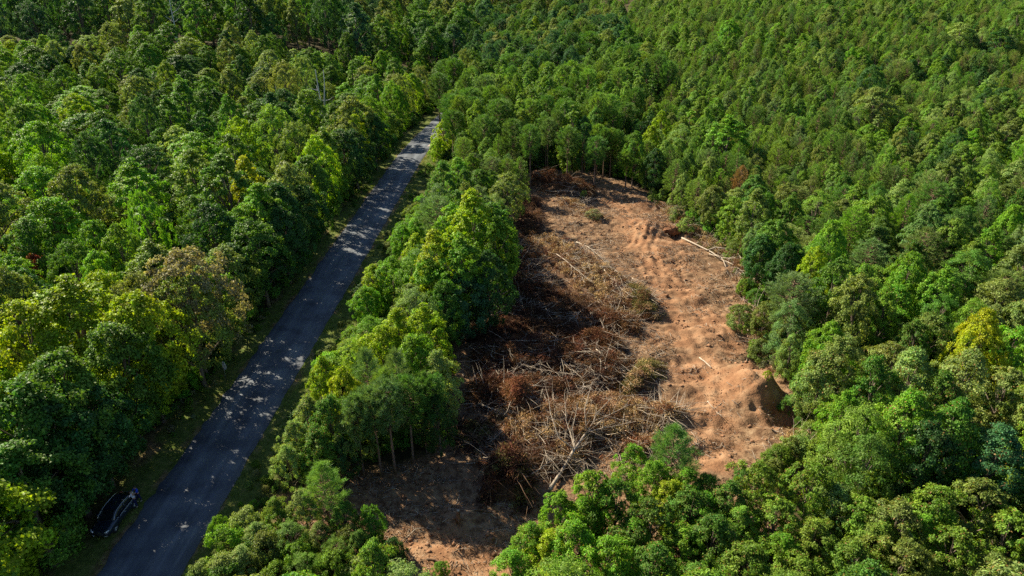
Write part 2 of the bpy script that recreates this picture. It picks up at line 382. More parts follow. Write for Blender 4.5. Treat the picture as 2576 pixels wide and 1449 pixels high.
def make_broad(seed, H0=12, R0=4.6, z0=.22, n=95, per=78, L=.40, asp=.72, shape='round', droop=0.0, lob=.28, brad=(.15, .25)):
    rng = np.random.default_rng(seed)
    B = broad_blobs(rng, n, H0, R0, z0*H0, shape, lob, brad)
    V, Q, k = [], [], 0
    cz = H0*(.35+.65*z0)
    gap = rng.uniform(0, 6.28); gz_ = rng.uniform(.3, .7)*H0
    for (x, y, z, b) in B:
        if rng.random() < (.07 if shape in ('round', 'spread') else .13) or (abs(math.atan2(math.sin(math.atan2(y, x)-gap), math.cos(math.atan2(y, x)-gap))) < .5 and abs(z-gz_) < .16*H0 and rng.random() < .8): continue
        m = int(per*(b/(R0*.2))**1.6*rng.uniform(.75, 1.2))+8
        d = unit(rng.normal(size=(m, 3)))
        o = unit(np.array([[x, y, (z-cz)*.6+.9*b]]))
        d = unit(d + o*.85 + np.array([0, 0, .25]))
        P = np.array([x, y, z]) + d*b*np.clip(rng.normal(.84, .21, m), .15, 1.6)[:, None]*np.array([1, 1, .82])
        Nn = unit(d*.45 + o*.62 + np.array([0, 0, .16]) + rng.normal(size=(m, 3))*.6)
        T = None
        if droop: T = unit(d*.5 + np.array([0, 0, -droop]) + rng.normal(size=(m, 3))*.35)
        v, q = leaf_quads(P, Nn, L, asp, rng, T=T); V.append(v); Q.append(q+k); k += len(v)
    crown = (np.concatenate(V), np.concatenate(Q))
    tb = MB(); r0 = .021*H0
    top = H0*.82; wob = rng.uniform(-.25, .25, (6, 2))
    pts = [(wob[i, 0]*i*.3, wob[i, 1]*i*.3, -.6+(top+.6)*i/5) for i in range(6)]
    tb.tube(pts, [r0*1.45, r0, r0*.85, r0*.66, r0*.45, r0*.15], 8)
    idx = rng.choice(len(B), min(16, len(B)), replace=False)
    for i in idx:
        x, y, z, b = B[i]
        s = min(max(.16, z/top*.62-.02), .9); zz = -.6+(top+.6)*s; kx = int(s*5); f = s*5-kx
        p0 = np.array(pts[kx])*(1-f)+np.array(pts[min(5, kx+1)])*f; p2 = np.array([x, y, z-b*.2]); p1 = (p0+p2)/2+np.array([0, 0, (p2[2]-p0[2])*.18])
        tb.tube([p0, p1, p2], [r0*.42, r0*.28, r0*.08], 5, False)
    return crown, tb, H0, R0
def make_pine(seed, H0=11, R0=2.4, z0=.28, whorls=15, L=.42, W=.055, per=24, shape='dome', tuft=1.0, droop=0.0):
    rng = np.random.default_rng(seed)
    V = []; tb = MB(); r0 = .0125*H0+.02
    bend = rng.uniform(-.3, .3, 2)
    cx = lambda z: np.array([bend[0]*(z/H0)**2, bend[1]*(z/H0)**2, z])
    tb.tube([cx(z) if z > 0 else np.array([0, 0, z]) for z in np.linspace(-.5, H0*.97, 8)], np.linspace(r0*1.15, r0*.12, 8), 7)
    def tuft_at(p, d, s):
        m = int(per*s)+4
        dd = unit(unit(rng.normal(size=(m, 3)))*.8 + d*.75 + np.array([0, 0, .3]))
        l = L*s*rng.uniform(.7, 1.25, m)[:, None]; b = unit(np.cross(dd, rng.normal(size=(m, 3))))*W*.5*rng.uniform(.8, 1.3, m)[:, None]
        st = p + rng.normal(size=(m, 3))*.10*s
        V.append(np.stack([st-b, st+b, st+dd*l], 1).reshape(-1, 3))
    for w in range(whorls):
        t = (w+.5)/whorls; z = H0*(z0+(.97-z0)*t)
        if shape == 'dome': r = R0*(1-t**1.9)**.75*(.62+.38*min(1, t*4))
        elif shape == 'cone': r = R0*(1-t)**.8*(.75+.25*min(1, t*5))+.12
        else: r = R0*(1-t**3.2)**.8*(.5+.5*min(1, t*2.2))
        nb = rng.integers(5, 8) if t < .9 else 4
        a0 = rng.uniform(0, 6.28)
        for b in range(nb):
            a = a0+b*2*PI/nb+rng.uniform(-.3, .3); rl = r*rng.uniform(.7, 1.12)
            up = .28+.5*t-droop; d = np.array([math.cos(a), math.sin(a), 0])
            p0 = cx(z+rng.uniform(-.15, .15)); p2 = p0+d*rl+np.array([0, 0, rl*up]); p1 = p0+d*rl*.55+np.array([0, 0, rl*up*.3])
            tb.tube([p0, p1, p2], [.03+.012*rl, .022+.006*rl, .01], 4, False)
            ns = max(2, int(rl/.42/tuft))
            for s in range(ns):
                f = .30+.70*(s+1)/ns; p = p0*(1-f)**2+2*p1*f*(1-f)+p2*f*f
                side = np.array([-d[1], d[0], 0])*rng.uniform(-1, 1)*.42*f*min(1.2, rl*.5)
                tuft_at(p+side+np.array([0, 0, .06]), unit(d+side*.8+np.array([0, 0, .35])), tuft*rng.uniform(.8, 1.15))
    for s in range(3): tuft_at(cx(H0*(.93+.03*s)), np.array([0, 0, 1.0]), tuft*.9)
    V = np.concatenate(V)
    return (V, np.arange(len(V)).reshape(-1, 3)), tb, H0, R0
def make_shrub(seed, H0=3.0, R0=1.9, n=60, per=120, L=.14, asp=.6, droop=0):
    c, _, _, _ = make_broad(seed, H0, R0, .08, n, per, L, asp, 'round', droop, .45, (.14, .30))
    rng = np.random.default_rng(seed); tb = MB()
    for k in range(5):
        a = rng.uniform(0, 6.28); r = rng.uniform(.3, .8)*R0
        tb.tube([(0.06*math.cos(a), .06*math.sin(a), -.3), (r*.4*math.cos(a), r*.4*math.sin(a), H0*.4), (r*math.cos(a), r*math.sin(a), H0*.78)], [.05, .035, .01], 5, False)
    return c, tb, H0, R0

PROTO = {}      # kind -> list of dicts with meshes
def reg(key, made, leafmat, barkmat, names=('crown', 'trunk')):
    (V, Q), tb, H0, R0 = made
    cm = mesh_np(names[0], V, [Q], [leafmat]); tm = tb.mesh(names[1], barkmat, True)
    PROTO.setdefault(key, []).append(dict(crown=cm, trunk=tm, H=H0, R=R0, names=names))
for s in range(5): reg('round', make_broad(100+s, lob=.22+.05*s, n=120+14*s, per=150, L=.27, brad=(.11, .21)), M['leaf'], M['bark'])
for s in range(3): reg('tall', make_broad(200+s, 14, 4.2, .2, 150, 140, .27, .72, 'tall', lob=.34, brad=(.11, .22)), M['leaf'], M['bark'])
for s in range(3): reg('spread', make_broad(300+s, 12, 6.0, .3, 190, 170, .28, .6, 'spread', lob=.2, brad=(.075, .15)), M['leaf'], M['bark'])
for s in range(4): reg('cone', make_broad(400+s, 11, 2.6, .15, 110, 85, .25, .7, 'cone', lob=.22, brad=(.15, .27)), M['leaf'], M['bark'])
for s in range(3): reg('near', make_broad(500+s, 9, 3.6, .18, 130, 190, .19, .66, 'tall', lob=.32, brad=(.11, .21)), M['leaf_turning'], M['bark'])
for s in range(3): reg('droop', make_broad(600+s, 8, 3.2, .15, 110, 150, .25, .42, 'round', droop=.7, lob=.35, brad=(.11, .23)), M['leaf_turning'], M['bark'])
for s in range(4): reg('pine', make_pine(700+s, whorls=18+s, z0=.20+.04*s, shape=('dome', 'egg', 'dome', 'egg')[s], L=.34, W=.05, per=26, tuft=.85), M['needle'], M['pine_bark'])
for s in range(3): reg('tallpine', make_pine(750+s, 15, 2.9, .48, 13, .5, .065, 30, 'egg', 1.15), M['needle'], M['pine_bark'])
for s in range(3): reg('nearpine', make_pine(780+s, 7.5, 2.2, .22, 13, .36, .030, 46, ('cone', 'dome', 'egg')[s], .95), M['needle'], M['pine_bark'])
for s in range(4): reg('shrub', make_shrub(800+s), M['leaf'], M['bark'], ('foliage', 'stem'))
for s in range(2): reg('fine', make_broad(850+s, 10, 3.6, .16, 90, 110, .26, .34, 'round', lob=.25, brad=(.14, .26), droop=.5), M['leaf'], M['bark'])

TINT = dict(
    bright=(.270, .400, .018), yellow=(.37, .45, .018), mid=(.098, .215, .028), fresh=(.155, .325, .026), dark=(.050, .132, .032), blue=(.062, .160, .066),
    olive=(.180, .245, .056), tan=(.245, .255, .125), pine=(.110, .225, .042), pinelight=(.165, .300, .050), pinegrey=(.135, .230, .070), moss=(.165, .290, .034),
    rust=(.30, .18, .07), red=(.34, .11, .06), pale=(.230, .330, .092))
KIND_NAME = dict(round='broadleaf_tree', tall='broadleaf_tree', spread='broadleaf_tree', near='broadleaf_tree', droop='broadleaf_tree', fine='broadleaf_tree',
                 cone='pointed_broadleaf_tree', pine='pine_tree', tallpine='pine_tree', nearpine='pine_tree', shrub='shrub')
TREES = []      # every tree to be built: dict
def crown_top_at(px, py, h):
    """foot of a tree of height h whose top shows at a photo point"""
    p = march(px, py, h, base_z, 15, 900, 900)
    return p[0], p[1]
def var(c, a=.14): 
    k = random.uniform(1-a, 1+a); return tuple(max(.004, v*k*random.uniform(1-a*.5, 1+a*.5)) for v in c)
def add_tree(kind, x, y, h, w, tint, label=None, hand=False, lean=0.0, tname=None):
    TREES.append(dict(kind=kind, x=x, y=y, z=gz1(x, y), h=h, w=w, color=var(TINT[tint]) if isinstance(tint, str) else tint, tname=tint if isinstance(tint, str) else tname,
                      proto=random.randrange(len(PROTO[kind])), rz=random.uniform(0, 6.28), label=label, hand=hand, lean=lean))
def top(px, py, h, w, kind, tint, label=None):
    x, y = crown_top_at(px, py, h); add_tree(kind, x, y, h, w, tint, label, True)
def foot(px, py, h, w, kind, tint, label=None):
    p = at(px, py); add_tree(kind, p.x, p.y, h, w, tint, label, True)

# ---- trees one can point at, by where their tops show (photo point), height and crown width in metres
for a in [
    # left of the road, near to far
    (20, 985, 13, 9, 'round', 'mid'), (120, 900, 13, 8.5, 'round', 'mid'), (270, 1010, 11.5, 8, 'round', 'dark'), (60, 1130, 11, 8, 'tall', 'mid'), (215, 1120, 9, 7, 'round', 'dark'), (330, 985, 10, 7, 'round', 'dark'),
    (150, 715, 14, 10, 'tall', 'bright', 'tall bright yellow-green broadleaf tree left of the pale olive oak'),
    (40, 770, 13, 8, 'round', 'bright'), (250, 690, 11, 6.5, 'round', 'bright'), (235, 640, 11, 5, 'round', 'fresh'),
    (450, 645, 14.5, 11.5, 'spread', 'tan', 'broad pale olive-tan oak leaning over the grass by the road'), (540, 700, 13, 9, 'spread', 'olive', 'dusty olive oak joined to the roadside flank of the pale oak'), (345, 700, 13, 8, 'spread', 'olive'),
    (85, 640, 7, 3.2, 'round', 'red', 'small red-leaved tree among the green trees at the left edge'), (200, 640, 7, 3.2, 'pine', 'pinegrey'), 
    (120, 505, 12, 9, 'round', 'fresh'), (230, 560, 11, 6, 'round', 'fresh'), (60, 560, 11, 7, 'round', 'mid'), (20, 650, 10, 6, 'round', 'fresh'),
    (480, 385, 15, 10, 'tall', 'moss'), (560, 395, 16, 9.5, 'tall', 'mid'), (620, 400, 14.5, 7, 'tall', 'yellow', 'bright yellow broadleaf tree standing above the left roadside wood'), (650, 470, 14, 8, 'tall', 'fresh'), (530, 520, 13, 8, 'round', 'dark'), (640, 560, 12, 8, 'round', 'mid'), (580, 620, 10, 7, 'round', 'dark'),
    (600, 300, 14, 7, 'round', 'bright'), (680, 275, 16, 11, 'spread', 'moss'), (740, 310, 15, 9, 'spread', 'olive'), (770, 400, 13, 8, 'round', 'mid'), (720, 420, 14, 8, 'round', 'olive'), (800, 470, 11, 7, 'round', 'dark'), (740, 530, 11, 7, 'round', 'dark'), (700, 600, 9, 6, 'round', 'dark'),
    (710, 160, 17, 10, 'spread', 'olive'), (760, 145, 18, 9, 'spread', 'pale'), (850, 260, 14, 9, 'round', 'mid'), (900, 240, 14, 9, 'spread', 'mid'), (860, 330, 13, 8, 'round', 'dark'), (930, 250, 14, 9, 'spread', 'fresh'), (900, 330, 12, 8, 'round', 'dark'), (960, 290, 12, 7, 'round', 'dark'),
    (870, 85, 17, 8, 'round', 'mid'), (920, 140, 15, 7, 'cone', 'bright'), (885, 150, 16, 7, 'cone', 'fresh'), (960, 130, 15, 7, 'round', 'fresh'), (990, 150, 15, 8, 'round', 'mid'), (1020, 190, 14, 7, 'round', 'bright'), (985, 210, 14, 8, 'spread', 'fresh'), (1040, 230, 12, 6, 'round', 'fresh'),
    (1060, 30, 24, 17, 'round', 'mid', 'very large rounded tree crown at the far end of the road'), (1000, 60, 19, 9, 'round', 'fresh'), (990, 10, 20, 11, 'round', 'olive'), (935, 15, 20, 12, 'round', 'dark'),
    (250, 285, 13, 10, 'round', 'mid'), (215, 155, 14, 9, 'tall', 'mid'), (345, 175, 13, 8.5, 'round', 'dark'), (80, 120, 14, 12, 'round', 'mid'), (130, 105, 15, 9, 'round', 'pale'), (270, 60, 16, 9, 'round', 'olive'), (350, 85, 15, 11, 'round', 'mid'), (395, 230, 13, 7, 'round', 'dark'), (500, 285, 12, 7, 'round', 'dark'), (420, 210, 12, 8, 'round', 'mid'), (310, 0, 20, 14, 'round', 'pale'),
    (575, 160, 14, 8, 'cone', 'fresh'), (510, 230, 12, 8, 'round', 'mid'), (330, 250, 12, 7, 'cone', 'fresh'), (575, 60, 16, 8, 'round', 'olive'), (680, 35, 18, 9, 'round', 'dark'), (660, 95, 15, 8, 'round', 'mid'), (735, 0, 21, 9, 'tall', 'olive'),
    # strip between the road and the clearing, far to near
    (1115, 305, 9, 5, 'round', 'bright', 'yellow-green bushy tree where the road meets the gravel drive'), (1165, 335, 9, 5, 'round', 'mid'), (1100, 350, 6, 4, 'round', 'bright'), (1190, 385, 7.5, 5, 'pine', 'pinegrey'), (1150, 400, 7, 4.5, 'pine', 'pinelight'), (1235, 395, 8, 5, 'pine', 'pinegrey'), (1100, 430, 5, 4, 'pine', 'pinelight'), (1200, 430, 6.5, 5, 'pine', 'pinegrey'), (1130, 460, 5, 5, 'pine', 'pinelight'), (1255, 440, 6.5, 4, 'pine', 'pinegrey'),
    (1308, 398, 8.5, 4.2, 'pine', 'pinelight', 'small lone rounded pine beside the uprooted root heap'),
    (1190, 488, 15, 7.5, 'tall', 'bright', 'tall bright green tree, highest of the strip beside the clearing'), (1245, 520, 13, 7, 'tall', 'mid'), (1250, 560, 12, 6, 'round', 'fresh'), (1140, 520, 11, 6, 'round', 'fresh'), (1055, 535, 7, 4.5, 'round', 'fresh'), (1095, 515, 8, 5, 'fine', 'fresh'), (1010, 570, 6, 4, 'round', 'fresh'), (1045, 590, 8, 4.5, 'tall', 'bright'),
    (1095, 590, 13, 6, 'tall', 'bright'), (1165, 600, 13, 7, 'tall', 'fresh'), (1230, 640, 11, 6, 'round', 'dark'), (985, 655, 8, 5, 'round', 'fresh'), (1030, 645, 9, 5, 'fine', 'fresh'), (1080, 660, 10, 6, 'round', 'fresh'), (935, 670, 7, 4, 'tall', 'bright'), (1170, 690, 9, 7, 'round', 'blue', 'dark bluish green rounded tree on the clearing edge, mid strip'), (920, 725, 6, 4, 'round', 'fresh'), (1030, 720, 8, 5, 'round', 'olive'), (1120, 710, 9, 5, 'round', 'mid'),
    (1060, 775, 10, 5, 'tall', 'bright'), (1000, 785, 9, 5, 'tall', 'bright'), (1105, 800, 8, 3.5, 'cone', 'bright'), (930, 800, 7, 4.5, 'fine', 'fresh'), (900, 850, 6.5, 4.5, 'fine', 'bright'), (960, 830, 8, 5, 'round', 'bright'), (1040, 850, 9, 5, 'round', 'fresh'), (1105, 885, 9, 4.5, 'near', 'pale'),
    (920, 880, 10, 4.5, 'nearpine', 'pinegrey'), (1000, 885, 10.5, 4.5, 'nearpine', 'pinegrey'), (960, 930, 9, 4, 'nearpine', 'pinelight'), (805, 905, 8.5, 3.6, 'near', 'bright', 'bright yellow-green young tree on the roadside edge of the strip'), (860, 930, 9, 4, 'near', 'bright'), (765, 1000, 7, 4, 'near', 'pale'), (735, 1060, 6, 3.6, 'near', 'pale'), (1060, 935, 9, 4, 'nearpine', 'pine'), (820, 1000, 8, 4.5, 'near', 'mid'), (880, 1010, 8, 4, 'near', 'olive'), (1100, 985, 7.5, 3.2, 'near', 'dark'), (790, 1080, 6, 4, 'near', 'mid'), (850, 1100, 5, 3.5, 'near', 'dark'), (720, 1120, 5, 3, 'near', 'pale'),
    # bottom left foreground
    (805, 1165, 6.8, 4.2, 'nearpine', 'pinelight', 'young bright green pine in the foreground between road and clearing'), 
    # right hand clearing edge and foreground
    (1705, 1075, 8, 5.2, 'nearpine', 'pine', 'dark soft young pine in the foreground, right of the bare fallen tree'), (1600, 1130, 5.5, 3.6, 'near', 'fresh'), (1655, 1175, 5.6, 3.6, 'near', 'fresh'), (1735, 1190, 5.6, 3.8, 'near', 'fresh'), (1785, 1200, 5.4, 3.6, 'near', 'mid'), (1690, 1215, 5.4, 3.6, 'near', 'bright'), (1520, 1240, 5.2, 3.6, 'near', 'fresh'), (1490, 1195, 6.8, 4, 'droop', 'fresh'), (1410, 1250, 5.5, 3.4, 'droop', 'fresh'), (1560, 1215, 6.5, 4.4, 'droop', 'mid'), (1340, 1330, 5, 3.6, 'near', 'fresh'), (1440, 1320, 6, 4.2, 'droop', 'fresh'), (1640, 1270, 6.5, 4.5, 'droop', 'mid'), (1740, 1240, 6, 4.4, 'droop', 'mid'), (1530, 1370, 6, 4.5, 'droop', 'fresh'), (1290, 1400, 4, 3.6, 'near', 'fresh'), (1650, 1380, 6, 4.5, 'near', 'mid'),
    (1910, 1172, 6.5, 4.4, 'droop', 'moss'), (2050, 1175, 6.5, 4.5, 'droop', 'moss'), (1840, 1220, 6, 4, 'near', 'mid'), (1960, 1270, 5.5, 4.4, 'droop', 'moss'), (1800, 1310, 6, 4.6, 'near', 'mid'), (1890, 1370, 6, 4.6, 'droop', 'moss'), (2060, 1320, 5.5, 4.2, 'droop', 'moss'), (2180, 1260, 5.5, 4, 'droop', 'moss'), (2270, 1270, 6.5, 4.6, 'droop', 'olive'), (2370, 1230, 7, 4.6, 'droop', 'moss'), (2480, 1220, 7, 5, 'droop', 'olive'), (2550, 1290, 6.5, 4.6, 'droop', 'moss'), (2160, 1370, 5.5, 4.2, 'droop', 'moss'), (2290, 1370, 6, 4.6, 'droop', 'olive'), (2420, 1340, 6.5, 4.6, 'droop', 'moss'), (2520, 1400, 6, 4.4, 'near', 'olive'), (1380, 1360, 4.6, 3.6, 'droop', 'bright'), (1470, 1260, 5, 3.4, 'near', 'fresh'), (1600, 1310, 5, 4, 'near', 'fresh'), (1400, 1420, 4.4, 3.8, 'near', 'bright'), (1560, 1430, 4.6, 4, 'near', 'fresh'), (1720, 1340, 5, 4, 'droop', 'fresh'), (1780, 1250, 5, 3.6, 'near', 'fresh'), (1870, 1290, 5, 3.8, 'near', 'moss'), (1980, 1350, 4.8, 4, 'near', 'fresh'), (2110, 1220, 5.5, 4, 'near', 'pale'), (2230, 1320, 5.4, 4, 'near', 'moss'), (2340, 1300, 5.8, 4.2, 'near', 'fresh'), (2020, 1410, 5, 4, 'droop', 'moss'), (1760, 1420, 5, 4, 'near', 'mid'),
    (2185, 1030, 9, 6, 'fine', 'moss', 'feathery olive green tree to the right of the excavated pit'), (2125, 1090, 7, 4.6, 'fine', 'moss'), (2200, 1110, 8, 5.5, 'fine', 'mid'), (2290, 990, 10, 6, 'near', 'fresh'), (2350, 1060, 9, 5.5, 'near', 'dark'), (2420, 1010, 10, 6, 'near', 'mid'), (2530, 1080, 9, 6, 'near', 'blue'), (2135, 985, 8, 4.5, 'near', 'fresh'),
    (2085, 870, 9, 5, 'near', 'pale'), (2000, 755, 8.5, 4.6, 'fine', 'pinegrey'), (2130, 850, 10, 6, 'near', 'olive'), (2220, 900, 10, 5.5, 'near', 'mid'), (2095, 815, 9, 4.5, 'round', 'fresh'), (2300, 880, 10, 6, 'near', 'pale'), (2440, 890, 10, 6.5, 'near', 'pale'), (2380, 940, 9, 5, 'near', 'mid'),
    (2490, 790, 11, 4.6, 'round', 'yellow', 'yellow-green tree among grey-green trees at the right edge'), (2010, 690, 10, 6.5, 'pine', 'pinegrey'), (2110, 660, 11, 6, 'round', 'mid'), (2170, 700, 11, 5.5, 'round', 'olive'), (1955, 560, 10, 6, 'round', 'mid'), (1920, 600, 8.5, 4.6, 'round', 'dark'), (1990, 615, 9, 5, 'round', 'dark'), (2100, 560, 11, 5, 'round', 'fresh'), (2060, 630, 10, 4, 'round', 'bright'), (2000, 785, 6, 3.2, 'near', 'olive'), (1930, 760, 5.5, 3.2, 'near', 'olive'), (1998, 838, 6, 3, 'near', 'pale'),
    (1700, 400, 9, 5, 'pine', 'pinelight'), (1760, 450, 8, 4.5, 'pine', 'pinelight'), (1865, 415, 9.5, 3.6, 'pine', 'rust', 'dead rust-brown pine among green trees right of the clearing'), (1800, 470, 8, 5, 'round', 'olive'), (1850, 500, 8, 5, 'round', 'moss'), (1720, 440, 7, 3, 'round', 'pale'), (1910, 470, 9, 6, 'round', 'mid'),
    (1665, 285, 12, 5.5, 'round', 'bright', 'bright yellow-green tree above the far right end of the clearing'), (1640, 320, 11, 4.5, 'round', 'bright'), (1540, 275, 13, 5.5, 'tallpine', 'moss'), (1500, 350, 11, 5, 'tallpine', 'pine'), (1600, 340, 11, 5, 'round', 'mid'), (1650, 380, 9, 5, 'round', 'dark'), (1580, 380, 8, 4, 'tallpine', 'moss'),
    # behind the far end of the clearing
    (1100, 185, 16, 7, 'tallpine', 'pine'), (1120, 150, 17, 7, 'tallpine', 'pine'), (1165, 130, 18, 7, 'tallpine', 'pine'), (1215, 190, 17, 7, 'tallpine', 'pinegrey'), (1180, 220, 15, 6.5, 'tallpine', 'pine'), (1140, 240, 14, 6, 'tallpine', 'pine'), (1250, 250, 15, 6.5, 'tallpine', 'pine'), (1220, 290, 13, 6, 'tallpine', 'pine'), (1310, 230, 15, 6, 'cone', 'moss'), (1340, 210, 15, 6, 'cone', 'pinelight'), (1380, 240, 15, 5, 'tallpine', 'pine'), (1290, 300, 13, 5, 'tallpine', 'pine'), (1380, 300, 12, 4, 'tallpine', 'pinegrey'), (1335, 310, 13, 5, 'tallpine', 'pine'), (1440, 270, 15, 6, 'cone', 'moss'), (1430, 320, 12, 5, 'tallpine', 'pine'), (1470, 300, 13, 5, 'round', 'dark'),
    (1224, 45, 20, 7, 'tallpine', 'dark'), (1245, 20, 21, 8, 'tallpine', 'pine'), (1230, 80, 19, 8, 'tallpine', 'pine'), (1290, 50, 19, 9, 'spread', 'pine'), (1345, 45, 19, 7, 'round', 'bright', 'yellow-green rounded tree above the pines beyond the clearing'), (1370, 60, 18, 9, 'round', 'olive'), (1420, 20, 20, 10, 'round', 'olive'), (1470, 90, 17, 9, 'round', 'mid'), (1310, 130, 16, 8, 'spread', 'pine'),
]: top(*a)
# saplings, bushes and undergrowth one can count in the foreground, by their tops
for a in [(615, 1285, 3.2, 3, 'shrub', 'pale'), (560, 1330, 3.2, 3.2, 'shrub', 'fresh'), (700, 1290, 2.6, 2.8, 'shrub', 'moss'), (660, 1350, 3.4, 3.2, 'shrub', 'olive'), (560, 1400, 3, 3, 'shrub', 'pale'), (740, 1370, 3, 2.8, 'shrub', 'moss'), (930, 1275, 4, 2.6, 'shrub', 'mid', 'dark green bush beside the sunlit bare soil in the foreground'), (985, 1360, 2.6, 2, 'shrub', 'dark'), (880, 1330, 3, 2.4, 'shrub', 'olive'), (840, 1390, 3, 3, 'shrub', 'moss'), (900, 1410, 2.6, 2.6, 'shrub', 'pale'), (690, 1420, 2.6, 2.6, 'shrub', 'moss'), (545, 1300, 2.6, 1.6, 'shrub', 'fresh'),
          (500, 1420, 2.4, 2.4, 'shrub', 'pale'), (1110, 1425, 1.1, 1.2, 'shrub', 'fresh'), (1420, 1010, 1.0, .9, 'shrub', 'mid'), (1470, 478, 1.8, 1.3, 'shrub', 'pale'), (1455, 462, 1.3, 1.2, 'shrub', 'pale'), (1700, 530, 2.4, 1.6, 'shrub', 'pale'), (1730, 500, 2.4, 2, 'shrub', 'olive'), (1495, 535, 1.6, 3, 'shrub', 'tan'), (1985, 880, 2.8, 2.2, 'shrub', 'olive'), (2015, 930, 2.5, 1.8, 'shrub', 'moss'), (1925, 985, 1.0, .9, 'shrub', 'bright'), (1840, 520, 3, 2.4, 'shrub', 'olive'), (2085, 1010, 3, 2.4, 'shrub', 'olive')]: top(*a)

er = random.Random(5)
EDGE = [(1650, 490), (1700, 530), (1740, 590), (1800, 640), (1865, 690), (1895, 760), (1890, 850), (1940, 930), (2000, 1000), (2015, 1080), (2025, 1150), (1970, 1195), (1830, 1220)]
for i in range(len(EDGE)-1):
    for k in range(2 if i in (2, 3) else 7):
        f = er.random(); p = flat_at(EDGE[i][0]*(1-f)+EDGE[i+1][0]*f+er.uniform(*((10, 40) if i in (2, 3) else (-34, 16) if i < 7 else (8, 40))), EDGE[i][1]*(1-f)+EDGE[i+1][1]*f)
        hh = er.uniform(.7, 1.0)*er.choice((1, 1, 2, 3.2)); add_tree('shrub', p[0], p[1]+er.uniform(-1, 1), hh, hh*er.uniform(.7, 1.3), er.choice(('pale', 'olive', 'tan', 'moss', 'olive', 'mid')), None, True)
for a in [(760, 1235, 4.5, 2.8, 'near', 'pale'), (690, 1255, 3.6, 2.6, 'near', 'moss'), (860, 1260, 4.0, 2.6, 'near', 'mid'), (640, 1320, 3.2, 2.6, 'near', 'pale'), (725, 1320, 3.6, 3.0, 'fine', 'pinelight'), (800, 1320, 3.2, 2.6, 'near', 'olive'), (900, 1340, 3.4, 2.4, 'near', 'mid'), (600, 1380, 3.2, 3, 'near', 'pale'), (760, 1400, 3, 2.8, 'fine', 'moss'), (840, 1360, 3, 2.4, 'nearpine', 'pinelight')]: top(*a)
for a in [(960, 1197, 9.5, 3.4, 'tallpine', 'pinegrey'), (995, 1192, 10, 3.6, 'tallpine', 'pinegrey'), (1040, 1166, 9.5, 3.4, 'tallpine', 'pine'), (1096, 1150, 9, 3, 'tallpine', 'pine'), (915, 1197, 9, 3.2, 'tallpine', 'pinegrey'),
          (1372, 428, 12, 4.2, 'tallpine', 'pine'), (1400, 424, 13, 4, 'tallpine', 'pine'), (1432, 424, 12, 4, 'tallpine', 'moss'), (1500, 440, 11, 3.6, 'tallpine', 'moss'), (1517, 446, 10.5, 3.4, 'tallpine', 'pine'), (1534, 446, 10.5, 3.6, 'tallpine', 'moss'), (1548, 442, 10, 3.4, 'tallpine', 'pine'), (1575, 450, 9.5, 3.4, 'tallpine', 'pine'), (1470, 432, 11, 4, 'tallpine', 'pine'), (1620, 462, 9, 3.4, 'tallpine', 'pinelight')]: foot(*a)
for a in [(1000, 1118, 2.6, 2.4, 'shrub', 'mid'), (978, 1128, 2.4, 2.2, 'shrub', 'moss'), (1024, 1110, 2.6, 2.2, 'shrub', 'dark'), (1060, 1105, 2.2, 2.2, 'shrub', 'mid'), (1085, 1120, 1.8, 1.8, 'shrub', 'olive'), (940, 1150, 2.0, 2.0, 'shrub', 'mid')]: foot(*a)
# ---- open ground that shows in the photo: no filling tree may stand in front of it
OPEN_ROAD = np.array([(1075,280),(1050,270),(1010,330),(965,395),(905,460),(840,530),(795,610),(745,685),(695,750),(660,830),(635,870),(600,890),(545,900),(500,960),(430,1010),(405,1060),(350,1120),(300,1190),(225,1250),(200,1330),(120,1400),(60,1460),
             (470,1460),(515,1360),(540,1300),(690,1250),(690,1190),(685,1120),(725,1010),(765,950),(805,900),(875,830),(895,720),(935,680),(965,600),(1005,540),(1060,480),(1085,420),(1070,360)], float)
OPEN_CLEAR = np.array([(1330,440),(1400,415),(1500,425),(1600,455),(1690,500),(1705,560),(1790,600),(1860,640),(1890,700),(1905,760),(1895,850),(1965,940),(2010,1010),(2020,1080),(2035,1150),(1990,1190),(1900,1180),(1830,1215),(1790,1165),(1690,1080),(1570,1160),(1480,1205),(1375,1250),(1370,1310),(1290,1350),(1250,1460),(1040,1460),(1000,1390),(965,1320),(900,1270),(880,1205),(960,1190),(1130,1150),(1150,1050),(1140,900),(1130,830),(1210,790),(1240,740),(1310,690),(1325,620),(1300,560),(1310,520)], float)
def blocks(x, y, z, h, w):
    x, y, z, h, w = (np.asarray(v, float)[:, None] for v in (x, y, z, h, w))
    zz = z+h*np.array([.12, .35, .35, .35, .6, .6, .6, .85, 1.0]); xx = x+w*.5*np.array([0, -.75, 0, .75, -.9, 0, .9, 0, 0])
    px, py, d = project(xx, y+xx*0, zz)
    return ((poly_sd(px, py, OPEN_ROAD) > 4) | (poly_sd(px, py, OPEN_CLEAR) > 6)).any(1)

for t in TREES:
    if t['x'] < float(road_x(t['y'])):
        for _ in range(16):
            if not blocks([t['x']], [t['y']], [t['z']], [t['h']], [t['w']])[0]: break
            t['x'] -= .5
        t['z'] = gz1(t['x'], t['y'])
ry_ = 30.0
while ry_ < 150:
    off0 = random.choice((0, 0, 1.5, 3)); h = random.uniform(9.5, 16); w = random.uniform(5.5, 10)
    for off in np.arange(7.5, 16, .5):
        x = float(road_x(ry_))-off-off0
        if not blocks([x], [ry_], [gz1(x, ry_)], [h], [w])[0]:
            if all((t['x']-x)**2+(t['y']-ry_)**2 > 9 for t in TREES): add_tree(random.choice(('round', 'tall', 'round')), x, ry_, h, w, random.choice(('mid', 'dark', 'fresh', 'moss', 'olive', 'bright')), None, True)
            break
    ry_ += random.uniform(3.6, 6.6)
